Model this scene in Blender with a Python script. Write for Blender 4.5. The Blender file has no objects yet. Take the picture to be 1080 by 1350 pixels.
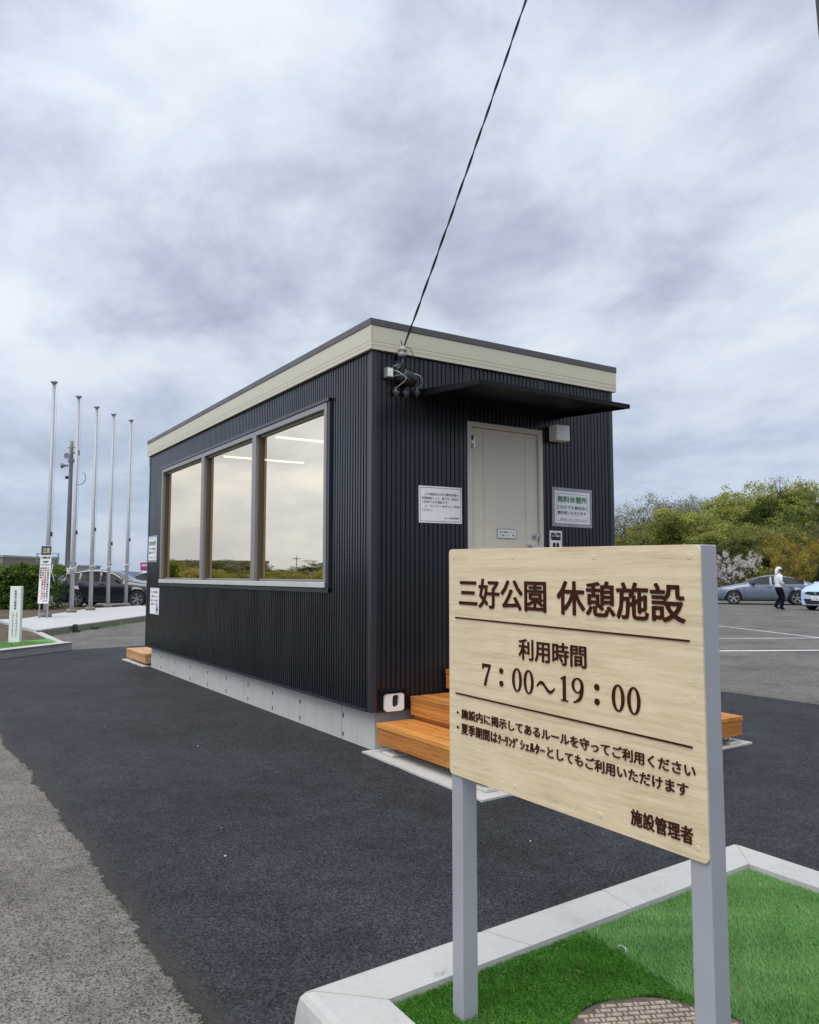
import bpy, bmesh, math, random
import numpy as np
from mathutils import Vector, Matrix, Euler
from mathutils.geometry import tessellate_polygon
R = math.radians
scene = bpy.context.scene
COL = scene.collection
rng = np.random.default_rng(7)
random.seed(7)

# ------------------------------------------------------------------ camera
YAW, PITCH, LENS_PX = 0.5705, 0.0804, 1031.6
cam_data = bpy.data.cameras.new('camera')
cam_data.sensor_fit = 'HORIZONTAL'
cam_data.sensor_width = 36.0
cam_data.lens = 36.0 * LENS_PX / 1080.0
cam_data.clip_start = 0.05
cam_data.clip_end = 3000
cam = bpy.data.objects.new('camera', cam_data)
COL.objects.link(cam)
cam.location = (-3.1128, -5.4106, 1.4)
cam.rotation_euler = Euler((R(90) + PITCH, 0, -YAW), 'XYZ')
scene.camera = cam

# ------------------------------------------------------------------ light
SUN_EL, SUN_AZ = R(60), R(240)          # azimuth clockwise from +Y: the sun is behind the clouds, left of and behind the camera
sun_dir = Vector((math.sin(SUN_AZ) * math.cos(SUN_EL), math.cos(SUN_AZ) * math.cos(SUN_EL), math.sin(SUN_EL)))
sd = bpy.data.lights.new('sun', 'SUN')
sd.energy = 2.0
sd.angle = R(48)
sd.color = (1.0, 0.945, 0.86)
so = bpy.data.objects.new('sun', sd)
so.rotation_euler = sun_dir.to_track_quat('Z', 'Y').to_euler()
so.location = (-20, -20, 30)
COL.objects.link(so)

world = bpy.data.worlds.new('World')
scene.world = world
world.use_nodes = True
wt = world.node_tree
for n in list(wt.nodes):
    wt.nodes.remove(n)


def nd(tree, typ, **kw):
    n = tree.nodes.new(typ)
    for k, v in kw.items():
        setattr(n, k, v)
    return n


def link(tree, a, b):
    tree.links.new(a, b)


def ramp(tree, stops, fac=None, interp='LINEAR'):
    n = tree.nodes.new('ShaderNodeValToRGB')
    cr = n.color_ramp
    cr.interpolation = interp
    while len(cr.elements) < len(stops):
        cr.elements.new(0.5)
    for e, (p, c) in zip(cr.elements, stops):
        e.position = p
        if not isinstance(c, (tuple, list)):
            c = (c, c, c)
        e.color = (c[0], c[1], c[2], 1)
    if fac is not None:
        tree.links.new(fac, n.inputs[0])
    return n


def vmath(tree, op, a, b=None):
    n = tree.nodes.new('ShaderNodeVectorMath')
    n.operation = op
    for i, v in enumerate((a, b)):
        if v is None:
            continue
        if hasattr(v, 'is_linked'):
            tree.links.new(v, n.inputs[i])
        else:
            n.inputs[i].default_value = v
    return n


def fmath(tree, op, a, b=None, c=None, clamp=False):
    n = tree.nodes.new('ShaderNodeMath')
    n.operation = op
    n.use_clamp = clamp
    for i, v in enumerate((a, b, c)):
        if v is None:
            continue
        if hasattr(v, 'is_linked'):
            tree.links.new(v, n.inputs[i])
        else:
            n.inputs[i].default_value = v
    return n.outputs[0]


def mixc(tree, fac, a, b, blend='MIX'):
    n = tree.nodes.new('ShaderNodeMix')
    n.data_type = 'RGBA'
    n.blend_type = blend
    for i, v in ((0, fac), (6, a), (7, b)):
        if hasattr(v, 'is_linked'):
            tree.links.new(v, n.inputs[i])
        elif i == 0:
            n.inputs[0].default_value = v
        else:
            n.inputs[i].default_value = (v[0], v[1], v[2], 1)
    return n.outputs[2]


def noise(tree, vec, scale, detail=4, rough=0.55, dist=0.0, dims='3D'):
    n = tree.nodes.new('ShaderNodeTexNoise')
    n.noise_dimensions = dims
    n.inputs['Scale'].default_value = scale
    n.inputs['Detail'].default_value = detail
    n.inputs['Roughness'].default_value = rough
    n.inputs['Distortion'].default_value = dist
    if vec is not None:
        tree.links.new(vec, n.inputs['Vector'])
    return n


# overcast sky: real sky seen through a broken deck of cloud
tc = nd(wt, 'ShaderNodeTexCoord')
sky = nd(wt, 'ShaderNodeTexSky', sky_type='NISHITA', sun_disc=False)
sky.sun_elevation = SUN_EL
sky.sun_rotation = SUN_AZ
sky.altitude = 50
bg_sky = nd(wt, 'ShaderNodeBackground')
bg_sky.inputs['Strength'].default_value = 0.11
link(wt, sky.outputs[0], bg_sky.inputs['Color'])
sep = nd(wt, 'ShaderNodeSeparateXYZ')
link(wt, tc.outputs['Generated'], sep.inputs[0])
zc = fmath(wt, 'MAXIMUM', sep.outputs['Z'], 0.0)
den = fmath(wt, 'ADD', zc, 0.24)
comb = nd(wt, 'ShaderNodeCombineXYZ')
link(wt, fmath(wt, 'DIVIDE', sep.outputs['X'], den), comb.inputs['X'])
link(wt, fmath(wt, 'DIVIDE', sep.outputs['Y'], den), comb.inputs['Y'])
comb.inputs['Z'].default_value = 3.7
mp = nd(wt, 'ShaderNodeMapping')
mp.inputs['Rotation'].default_value = (0, 0, R(-57))
mp.inputs['Scale'].default_value = (1.0, 0.80, 1.0)
link(wt, comb.outputs[0], mp.inputs['Vector'])
n_big = noise(wt, mp.outputs[0], 1.0, 3, 0.5, 0.2)
n_mid = noise(wt, mp.outputs[0], 2.7, 8, 0.58, 0.25)
n_fine = noise(wt, mp.outputs[0], 8.0, 6, 0.6, 0.2)
dens = fmath(wt, 'MULTIPLY_ADD', n_big.outputs[0], 0.46, fmath(wt, 'MULTIPLY_ADD', n_mid.outputs[0], 0.44, fmath(wt, 'MULTIPLY', n_fine.outputs[0], 0.10)))
cl = ramp(wt, [(0.40, (0.86, 0.91, 0.97)), (0.465, (0.73, 0.80, 0.91)), (0.53, (0.55, 0.615, 0.745)), (0.585, (0.43, 0.485, 0.61)), (0.66, (0.36, 0.41, 0.53))], dens)
# cloud is brightest round the hidden sun and paler overhead
dsun = vmath(wt, 'DOT_PRODUCT', tc.outputs['Generated'], tuple(sun_dir))
glow = fmath(wt, 'POWER', fmath(wt, 'MAXIMUM', dsun.outputs['Value'], 0.0), 2.0)
up_b = fmath(wt, 'MULTIPLY_ADD', zc, 0.25, 0.92)
gain = fmath(wt, 'MULTIPLY_ADD', glow, 0.8, up_b)
thin = Vector((math.sin(R(322)) * math.cos(R(16)), math.cos(R(322)) * math.cos(R(16)), math.sin(R(16))))   # bright lobe added to the unseen sky at left to lift the window reflections
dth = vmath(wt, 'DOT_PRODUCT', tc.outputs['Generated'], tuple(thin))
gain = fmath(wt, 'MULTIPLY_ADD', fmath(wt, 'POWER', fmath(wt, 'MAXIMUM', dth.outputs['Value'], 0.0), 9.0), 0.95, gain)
hor = ramp(wt, [(0.0, 1.0), (0.28, 0.0)], zc)
clc = mixc(wt, fmath(wt, 'MULTIPLY', hor.outputs[0], 0.74), cl.outputs[0], (0.50, 0.61, 0.80))
bg_cl = nd(wt, 'ShaderNodeBackground')
link(wt, clc, bg_cl.inputs['Color'])
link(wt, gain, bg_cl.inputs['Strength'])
mxw = nd(wt, 'ShaderNodeMixShader')
mxw.inputs[0].default_value = 0.88
link(wt, bg_sky.outputs[0], mxw.inputs[1])
link(wt, bg_cl.outputs[0], mxw.inputs[2])
wo = nd(wt, 'ShaderNodeOutputWorld')
link(wt, mxw.outputs[0], wo.inputs['Surface'])

scene.view_settings.view_transform = 'Standard'
scene.view_settings.look = 'None'
scene.view_settings.gamma = 1
scene.view_settings.exposure = 0.0
scene.view_settings.use_curve_mapping = False
scene.cycles.max_bounces = 8
scene.cycles.transparent_max_bounces = 12
scene.cycles.use_denoising = True

# ------------------------------------------------------------------ helpers
BASE = {}


def tag(o, label=None, cat=None, group=None, kind=None):
    if label: o['label'] = label
    if cat: o['category'] = cat
    if group: o['group'] = group
    if kind: o['kind'] = kind
    return o


def thing(name, label, cat, loc=(0, 0, 0), group=None):
    o = bpy.data.objects.new(name, None)
    COL.objects.link(o)
    o.location = loc
    o.empty_display_size = 0.2
    BASE[o.name] = Vector(loc)
    return tag(o, label, cat, group)


class MB:
    """collects faces and links them as one mesh object"""
    def __init__(self):
        self.v = []; self.f = []; self.m = []; self.sm = []; self.cur = 0; self.smooth = False

    def add(self, vs, fs):
        b = len(self.v)
        self.v += [tuple(p) for p in vs]
        for f in fs:
            self.f.append(tuple(b + i for i in f)); self.m.append(self.cur); self.sm.append(self.smooth)
        return self

    def box(self, x0, x1, y0, y1, z0, z1):
        vs = [(x0, y0, z0), (x1, y0, z0), (x1, y1, z0), (x0, y1, z0), (x0, y0, z1), (x1, y0, z1), (x1, y1, z1), (x0, y1, z1)]
        return self.add(vs, [(3, 2, 1, 0), (4, 5, 6, 7), (0, 1, 5, 4), (1, 2, 6, 5), (2, 3, 7, 6), (3, 0, 4, 7)])

    def obox(self, o, a, b, c):
        o, a, b, c = Vector(o), Vector(a), Vector(b), Vector(c)
        vs = [o, o + a, o + a + b, o + b, o + c, o + a + c, o + a + b + c, o + b + c]
        fs = [(3, 2, 1, 0), (4, 5, 6, 7), (0, 1, 5, 4), (1, 2, 6, 5), (2, 3, 7, 6), (3, 0, 4, 7)]
        if a.cross(b).dot(c) < 0:
            fs = [tuple(reversed(f)) for f in fs]
        return self.add(vs, fs)

    def tube(self, pts, radii, n=8, caps=True):
        pts = [Vector(p) for p in pts]
        if not hasattr(radii, '__len__'):
            radii = [radii] * len(pts)
        vs = []; prev = None
        for i, p in enumerate(pts):
            d = (pts[min(i + 1, len(pts) - 1)] - pts[max(i - 1, 0)]).normalized()
            if prev is None:
                u = d.orthogonal().normalized()
            else:
                u = (prev - d * prev.dot(d)).normalized()
            prev = u
            w = d.cross(u)
            for k in range(n):
                a = 2 * math.pi * k / n
                vs.append(p + (u * math.cos(a) + w * math.sin(a)) * radii[i])
        fs = []
        for i in range(len(pts) - 1):
            for k in range(n):
                a, b = i * n + k, i * n + (k + 1) % n
                fs.append((a, b, b + n, a + n))
        old = self.smooth
        self.smooth = True
        b0 = len(self.v)
        self.add(vs, fs)
        self.smooth = False
        if caps:
            self.f.append(tuple(b0 + k for k in reversed(range(n)))); self.m.append(self.cur); self.sm.append(False)
            e = b0 + (len(pts) - 1) * n
            self.f.append(tuple(e + k for k in range(n))); self.m.append(self.cur); self.sm.append(False)
        self.smooth = old
        return self

    def prism(self, poly, fn, d0, d1):
        """poly: list of 2-d points; fn(a, b, d) -> 3-d point; extruded from d0 to d1"""
        n = len(poly)
        vs = [fn(a, b, d0) for a, b in poly] + [fn(a, b, d1) for a, b in poly]
        tris = tessellate_polygon([[Vector((a, b, 0)) for a, b in poly]])
        fs = [tuple(t) for t in tris] + [tuple(n + i for i in reversed(t)) for t in tris]
        fs += [(i, n + i, n + (i + 1) % n, (i + 1) % n) for i in range(n)]
        return self.add(vs, fs)

    def sphere(self, c, r, nu=12, nv=8, zmin=-1.0):
        if not hasattr(r, '__len__'): r = (r, r, r)
        vs = []; fs = []
        for j in range(nv + 1):
            t = math.pi * j / nv
            for i in range(nu):
                a = 2 * math.pi * i / nu
                vs.append((c[0] + r[0] * math.sin(t) * math.cos(a), c[1] + r[1] * math.sin(t) * math.sin(a), c[2] + r[2] * max(math.cos(t), zmin)))
        for j in range(nv):
            for i in range(nu):
                a, b = j * nu + i, j * nu + (i + 1) % nu
                fs.append((a, a + nu, b + nu, b))
        old = self.smooth
        self.smooth = True
        self.add(vs, fs)
        self.smooth = old
        return self

    def build(self, name, mats, parent=None, local=False, bevel=0, bsegs=2, fix=False, loc=None):
        me = bpy.data.meshes.new(name)
        v = np.array(self.v, dtype=float)
        if parent is not None and not local:
            base = BASE.get(parent.name, Vector((0, 0, 0)))
        elif parent is None:
            base = Vector(loc) if loc is not None else Vector(((v[:, 0].min() + v[:, 0].max()) / 2, (v[:, 1].min() + v[:, 1].max()) / 2, v[:, 2].min()))
        else:
            base = Vector((0, 0, 0))
        v = v - np.array(base)
        me.from_pydata([tuple(p) for p in v], [], self.f)
        if not isinstance(mats, (list, tuple)): mats = [mats]
        for m in mats: me.materials.append(m)
        me.polygons.foreach_set('material_index', self.m)
        me.polygons.foreach_set('use_smooth', self.sm)
        if fix:
            bm = bmesh.new(); bm.from_mesh(me)
            bmesh.ops.recalc_face_normals(bm, faces=bm.faces)
            bm.to_mesh(me); bm.free()
        me.update()
        o = bpy.data.objects.new(name, me)
        COL.objects.link(o)
        if parent is not None:
            o.parent = parent
            BASE[o.name] = BASE.get(parent.name, Vector((0, 0, 0))) if not local else Vector((0, 0, 0))
        else:
            o.location = base
            BASE[o.name] = base
        if bevel:
            b = o.modifiers.new('bevel', 'BEVEL')
            b.width = bevel; b.segments = bsegs; b.limit_method = 'ANGLE'; b.angle_limit = R(40)
        return o


def np_mesh(name, verts, faces, mats, parent=None, attr=None, smooth=False, loc=(0, 0, 0)):
    """fast mesh from numpy arrays; faces (n,k); attr = per-face float 'shade'"""
    me = bpy.data.meshes.new(name)
    n, k = faces.shape
    me.vertices.add(len(verts)); me.vertices.foreach_set('co', np.ascontiguousarray(verts, dtype=np.float32).ravel())
    me.loops.add(n * k); me.loops.foreach_set('vertex_index', np.ascontiguousarray(faces, dtype=np.int32).ravel())
    me.polygons.add(n)
    me.polygons.foreach_set('loop_start', np.arange(0, n * k, k, dtype=np.int32))
    if not isinstance(mats, (list, tuple)): mats = [mats]
    for m in mats: me.materials.append(m)
    me.update(calc_edges=True)
    if attr is not None:
        a = me.attributes.new('shade', 'FLOAT', 'FACE')
        a.data.foreach_set('value', np.ascontiguousarray(attr, dtype=np.float32))
    if smooth:
        me.polygons.foreach_set('use_smooth', np.ones(n, dtype=bool))
    o = bpy.data.objects.new(name, me)
    COL.objects.link(o)
    o.location = loc
    if parent is not None: o.parent = parent
    return o


def copy_tree(o, parent=None):
    c = o.copy(); COL.objects.link(c)
    if parent is not None: c.parent = parent
    for ch in list(o.children): copy_tree(ch, c)
    return c


# text: glyph outlines filled by Blender's own text curve, returned as faces in a unit box
def glyphs(body, bold=0.0, depth=0.0, res=3, spacing=1.0):
    c = bpy.data.curves.new('t', 'FONT')
    c.body = body; c.size = 1.0; c.offset = bold; c.extrude = depth; c.resolution_u = res; c.space_character = spacing
    o = bpy.data.objects.new('t', c); COL.objects.link(o)
    dg = bpy.context.evaluated_depsgraph_get()
    ev = o.evaluated_get(dg)
    me = ev.to_mesh()
    v = np.array([tuple(p.co) for p in me.vertices]); f = [tuple(p.vertices) for p in me.polygons]
    ev.to_mesh_clear()
    bpy.data.objects.remove(o); bpy.data.curves.remove(c)
    return v, f


def put_text(mb, body, O, U, V, N, l, r, b, t, bold=0.0, thick=0.002, res=3, flat=False, copies=8):
    """fit the text into the box l..r, b..t of the plane O + u U + v V, raised by thick along N;
    a heavier, rounder stroke comes from copies shifted in a small circle (each a hair higher than the last)"""
    v, f = glyphs(body, 0.0, 0.0 if flat else 0.5, res)
    mn, mx = v.min(0), v.max(0)
    O, U, V, N = (np.array(x) for x in (O, U, V, N))
    su, sv = (r - l) / (mx[0] - mn[0] + 2 * bold), (t - b) / (mx[1] - mn[1] + 2 * bold)
    offs = [(0, 0)] if not bold else [(bold * math.cos(2 * math.pi * k / copies), bold * math.sin(2 * math.pi * k / copies)) for k in range(copies)]
    for k, (du, dv) in enumerate(offs):
        u = l + (v[:, 0] - mn[0] + bold + du) * su
        w = b + (v[:, 1] - mn[1] + bold + dv) * sv
        lift = k * (0.00003 if flat else 0.00004)
        h = (np.full(len(v), thick) if flat else (v[:, 2] + 0.5) * thick) + lift
        P = O + u[:, None] * U + w[:, None] * V + h[:, None] * N
        mb.add([tuple(p) for p in P], f)


# ------------------------------------------------------------------ materials
def pmat(name, color=(0.5, 0.5, 0.5), rough=0.5, metal=0.0, spec=0.5, var=0.0, vscale=8.0, bump=0.0, bscale=60.0, coat=0.0, stretch=None, detail=5):
    m = bpy.data.materials.new(name); m.use_nodes = True
    t = m.node_tree
    b = t.nodes['Principled BSDF']
    b.inputs['Base Color'].default_value = (*color, 1)
    b.inputs['Roughness'].default_value = rough
    b.inputs['Metallic'].default_value = metal
    b.inputs['Specular IOR Level'].default_value = spec
    b.inputs['Coat Weight'].default_value = coat
    vec = None
    if var or bump:
        g = nd(t, 'ShaderNodeTexCoord')
        vec = g.outputs['Object']
        if stretch:
            mpn = nd(t, 'ShaderNodeMapping'); mpn.inputs['Scale'].default_value = stretch
            link(t, vec, mpn.inputs['Vector']); vec = mpn.outputs[0]
    if var:
        n = noise(t, vec, vscale, detail)
        lo = tuple(c * (1 - var) for c in color); hi = tuple(min(1, c * (1 + var)) for c in color)
        rp = ramp(t, [(0.3, lo), (0.7, hi)], n.outputs[0])
        link(t, rp.outputs[0], b.inputs['Base Color'])
        rr = ramp(t, [(0.3, max(0.02, rough - 0.08)), (0.7, min(1, rough + 0.08))], n.outputs[0])
        link(t, rr.outputs[0], b.inputs['Roughness'])
    if bump:
        n2 = noise(t, vec, bscale, 4)
        bn = nd(t, 'ShaderNodeBump'); bn.inputs['Strength'].default_value = bump; bn.inputs['Distance'].default_value = 0.01
        link(t, n2.outputs[0], bn.inputs['Height']); link(t, bn.outputs[0], b.inputs['Normal'])
    return m


def asphalt_nodes(t, vec, dark, light, grain, speck, patch, stain, hi=1.3):
    vo = nd(t, 'ShaderNodeTexVoronoi'); vo.inputs['Scale'].default_value = grain; link(t, vec, vo.inputs['Vector'])
    n1 = noise(t, vec, grain * 0.45, 6, 0.7)
    cell = nd(t, 'ShaderNodeTexWhiteNoise'); link(t, vo.outputs['Position'], cell.inputs['Vector'])
    stone = fmath(t, 'MULTIPLY_ADD', n1.outputs[0], 0.5, fmath(t, 'MULTIPLY_ADD', cell.outputs['Value'], 0.30, fmath(t, 'MULTIPLY', vo.outputs['Distance'], 0.40)))
    c = ramp(t, [(0.34, dark), (0.52, tuple(q * 0.72 for q in light)), (0.62, light), (0.74, tuple(q * hi for q in light))], stone)
    n2 = noise(t, vec, 0.9, 5, 0.6, 0.4)
    n3 = noise(t, vec, 5.5, 6, 0.65)
    big = fmath(t, 'MULTIPLY_ADD', n2.outputs[0], 0.55, fmath(t, 'MULTIPLY', n3.outputs[0], 0.45))
    k = ramp(t, [(0.36, 1 - patch), (0.64, 1 + patch)], big)
    col = mixc(t, 1.0, c.outputs[0], k.outputs[0], 'MULTIPLY')
    if stain:
        n5 = noise(t, vec, 1.7, 7, 0.7, 0.8)
        st = ramp(t, [(0.54, 0.0), (0.68, 1.0)], n5.outputs[0])
        col = mixc(t, fmath(t, 'MULTIPLY', st.outputs[0], 0.6), col, stain)
        n6 = noise(t, vec, 3.1, 7, 0.7, 0.5)
        st2 = ramp(t, [(0.57, 0.0), (0.70, 1.0)], n6.outputs[0])
        col = mixc(t, fmath(t, 'MULTIPLY', st2.outputs[0], 0.5), col, tuple(q * 0.3 for q in stain))
    if speck:
        v2 = nd(t, 'ShaderNodeTexVoronoi'); v2.inputs['Scale'].default_value = grain * 0.4; link(t, vec, v2.inputs['Vector'])
        wn = nd(t, 'ShaderNodeTexWhiteNoise'); link(t, v2.outputs['Position'], wn.inputs['Vector'])
        pick = fmath(t, 'GREATER_THAN', wn.outputs['Value'], 1 - speck)
        near = fmath(t, 'LESS_THAN', v2.outputs['Distance'], 0.2)
        col = mixc(t, fmath(t, 'MULTIPLY', pick, near), col, (0.34, 0.34, 0.34))
    return col, stone


def asphalt(name, dark, light, grain=170.0, speck=0.0, rough=0.85, patch=0.25, bump=0.6, stain=None, old=None):
    """old: settings of the worn surface that this one gives way to along its ragged left edge (x about -2.3)"""
    m = bpy.data.materials.new(name); m.use_nodes = True
    t = m.node_tree; b = t.nodes['Principled BSDF']
    g = nd(t, 'ShaderNodeTexCoord'); vec = g.outputs['Object']
    col, stone = asphalt_nodes(t, vec, dark, light, grain, speck, patch, stain, 1.9 if old else 1.3)
    if old:
        sp_ = nd(t, 'ShaderNodeSeparateXYZ'); link(t, vec, sp_.inputs[0])
        e = fmath(t, 'MULTIPLY_ADD', fmath(t, 'MAXIMUM', fmath(t, 'ADD', sp_.outputs['Y'], 1.0), 0.0), 0.018, 2.275)
        d = fmath(t, 'ADD', sp_.outputs['X'], e)
        for sc, am in ((0.9, 0.10), (5.0, 0.05), (24.0, 0.028), (90.0, 0.035)):
            nz = noise(t, vec, sc, 3, 0.6)
            d = fmath(t, 'ADD', d, fmath(t, 'MULTIPLY', fmath(t, 'SUBTRACT', nz.outputs[0], 0.5), am * 2))
        m_old = ramp(t, [(0.478, 1.0), (0.490, 0.0)], fmath(t, 'ADD', d, 0.5))
        nd3 = noise(t, vec, 9.0, 5, 0.7)
        m_dust = ramp(t, [(0.45, 0.0), (0.485, 0.9), (0.53, 0.55), (0.575, 0.16), (0.70, 0.0)], fmath(t, 'MULTIPLY_ADD', fmath(t, 'SUBTRACT', nd3.outputs[0], 0.5), 0.10, fmath(t, 'ADD', d, 0.5)))
        col = mixc(t, m_dust.outputs[0], col, (0.055, 0.048, 0.040))
        nd4 = noise(t, vec, 14.0, 4, 0.6)
        m_crack = ramp(t, [(0.482, 0.0), (0.490, 0.9), (0.505, 0.0)], fmath(t, 'ADD', d, 0.5))
        gate = ramp(t, [(0.45, 0.0), (0.55, 1.0)], nd4.outputs[0])
        col = mixc(t, fmath(t, 'MULTIPLY', m_crack.outputs[0], gate.outputs[0]), col, (0.010, 0.009, 0.008))
        oc, os_ = asphalt_nodes(t, vec, *old)
        n7 = noise(t, vec, 2.4, 6, 0.7, 0.5)
        col = mixc(t, m_old.outputs[0], col, oc)
    link(t, col, b.inputs['Base Color'])
    b.inputs['Specular IOR Level'].default_value = 0.22
    b.inputs['Roughness'].default_value = rough
    bn = nd(t, 'ShaderNodeBump'); bn.inputs['Strength'].default_value = bump; bn.inputs['Distance'].default_value = 0.006
    link(t, stone, bn.inputs['Height']); link(t, bn.outputs[0], b.inputs['Normal'])
    return m


def leafmat(name, stops, trans=0.35, rough=0.6):
    m = bpy.data.materials.new(name); m.use_nodes = True
    t = m.node_tree; b = t.nodes['Principled BSDF']
    a = nd(t, 'ShaderNodeAttribute'); a.attribute_name = 'shade'
    rp = ramp(t, stops, a.outputs['Fac'])
    link(t, rp.outputs[0], b.inputs['Base Color'])
    b.inputs['Roughness'].default_value = rough
    b.inputs['Specular IOR Level'].default_value = 0.25
    tr = nd(t, 'ShaderNodeBsdfTranslucent'); link(t, rp.outputs[0], tr.inputs['Color'])
    mx = nd(t, 'ShaderNodeMixShader'); mx.inputs[0].default_value = trans
    link(t, b.outputs[0], mx.inputs[1]); link(t, tr.outputs[0], mx.inputs[2])
    link(t, mx.outputs[0], t.nodes['Material Output'].inputs['Surface'])
    return m


def woodmat(name, c0, c1, c2, along='Y', scale=1.0, rough=0.6, tones=0.0, bump=0.15):
    m = bpy.data.materials.new(name); m.use_nodes = True
    t = m.node_tree; b = t.nodes['Principled BSDF']
    g = nd(t, 'ShaderNodeTexCoord')
    mp_ = nd(t, 'ShaderNodeMapping')
    s = {'X': (0.026, 1, 1), 'Y': (1, 0.026, 1), 'Z': (1, 1, 0.026)}[along]
    mp_.inputs['Scale'].default_value = tuple(q * scale for q in s)
    link(t, g.outputs['Object'], mp_.inputs['Vector'])
    warp = noise(t, g.outputs['Object'], 2.0 * scale, 2, 0.5)
    vv = vmath(t, 'ADD', mp_.outputs[0], vmath(t, 'MULTIPLY', warp.outputs['Color'], (0.022, 0.022, 0.022)).outputs[0])
    n1 = noise(t, vv.outputs[0], 26, 4, 0.6)
    n2 = noise(t, vv.outputs[0], 150, 5, 0.7)
    n3 = noise(t, g.outputs['Object'], 2.2 * scale, 3, 0.5)
    mixv = fmath(t, 'MULTIPLY_ADD', n1.outputs[0], 0.46, fmath(t, 'MULTIPLY_ADD', n2.outputs[0], 0.40, fmath(t, 'MULTIPLY', n3.outputs[0], 0.14)))
    rp = ramp(t, [(0.36, c0), (0.5, c1), (0.62, c2)], mixv)
    oi = nd(t, 'ShaderNodeObjectInfo')
    tone = ramp(t, [(0.0, (1 - tones, 1 - tones * 1.15, 1 - tones * 1.3)), (1.0, (1 + tones, 1 + tones, 1 + tones))], oi.outputs['Random'])
    cw = mixc(t, 1.0, rp.outputs[0], tone.outputs[0], 'MULTIPLY')
    link(t, cw, b.inputs['Base Color'])
    b.inputs['Roughness'].default_value = rough
    bn = nd(t, 'ShaderNodeBump'); bn.inputs['Strength'].default_value = bump; bn.inputs['Distance'].default_value = 0.002
    link(t, n2.outputs[0], bn.inputs['Height']); link(t, bn.outputs[0], b.inputs['Normal'])
    return m


def glassmat(name, refl=0.6, tint=(0.9, 0.85, 0.75), through=(0.55, 0.5, 0.42), rough=0.004):
    m = bpy.data.materials.new(name); m.use_nodes = True
    t = m.node_tree
    t.nodes.remove(t.nodes['Principled BSDF'])
    gl = nd(t, 'ShaderNodeBsdfGlossy'); gl.inputs['Color'].default_value = (*tint, 1); gl.inputs['Roughness'].default_value = rough
    tr = nd(t, 'ShaderNodeBsdfTransparent'); tr.inputs['Color'].default_value = (*through, 1)
    g = nd(t, 'ShaderNodeTexCoord')
    mx = nd(t, 'ShaderNodeMixShader'); mx.inputs[0].default_value = refl
    n = noise(t, g.outputs['Object'], 1.2, 2)
    bn = nd(t, 'ShaderNodeBump'); bn.inputs['Strength'].default_value = 0.006; bn.inputs['Distance'].default_value = 0.05
    link(t, n.outputs[0], bn.inputs['Height']); link(t, bn.outputs[0], gl.inputs['Normal'])
    link(t, tr.outputs[0], mx.inputs[1]); link(t, gl.outputs[0], mx.inputs[2])
    link(t, mx.outputs[0], t.nodes['Material Output'].inputs['Surface'])
    return m


def emit(name, color, strength):
    m = bpy.data.materials.new(name); m.use_nodes = True
    b = m.node_tree.nodes['Principled BSDF']
    b.inputs['Base Color'].default_value = (0.8, 0.8, 0.8, 1)
    b.inputs['Emission Color'].default_value = (*color, 1)
    b.inputs['Emission Strength'].default_value = strength
    return m


def concrete(name, col, var=0.12, drip=True, bump=0.15):
    m = bpy.data.materials.new(name); m.use_nodes = True
    t = m.node_tree; b = t.nodes['Principled BSDF']
    g = nd(t, 'ShaderNodeTexCoord'); vec = g.outputs['Object']
    n1 = noise(t, vec, 2.5, 6, 0.65, 0.3); n2 = noise(t, vec, 40, 4, 0.6); n3 = noise(t, vec, 320, 2, 0.5)
    v = fmath(t, 'MULTIPLY_ADD', n1.outputs[0], 0.5, fmath(t, 'MULTIPLY_ADD', n2.outputs[0], 0.3, fmath(t, 'MULTIPLY', n3.outputs[0], 0.2)))
    if drip:
        mp_ = nd(t, 'ShaderNodeMapping'); mp_.inputs['Scale'].default_value = (9, 9, 0.5); link(t, vec, mp_.inputs['Vector'])
        n4 = noise(t, mp_.outputs[0], 2.0, 4, 0.6)
        v = fmath(t, 'MULTIPLY_ADD', n4.outputs[0], 0.4, fmath(t, 'MULTIPLY', v, 0.6))
    rp = ramp(t, [(0.32, tuple(c * (1 - 2 * var) for c in col)), (0.5, col), (0.68, tuple(min(1, c * (1 + var)) for c in col))], v)
    vo = nd(t, 'ShaderNodeTexVoronoi'); vo.inputs['Scale'].default_value = 26; link(t, vec, vo.inputs['Vector'])
    wn = nd(t, 'ShaderNodeTexWhiteNoise'); link(t, vo.outputs['Position'], wn.inputs['Vector'])
    pit = fmath(t, 'MULTIPLY', fmath(t, 'GREATER_THAN', wn.outputs['Value'], 0.9), fmath(t, 'LESS_THAN', vo.outputs['Distance'], 0.09))
    c2 = mixc(t, fmath(t, 'MULTIPLY', pit, 0.7), rp.outputs[0], tuple(c * 0.35 for c in col))
    link(t, c2, b.inputs['Base Color'])
    b.inputs['Roughness'].default_value = 0.85
    bn = nd(t, 'ShaderNodeBump'); bn.inputs['Strength'].default_value = bump; bn.inputs['Distance'].default_value = 0.004
    link(t, v, bn.inputs['Height']); link(t, bn.outputs[0], b.inputs['Normal'])
    return m


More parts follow.
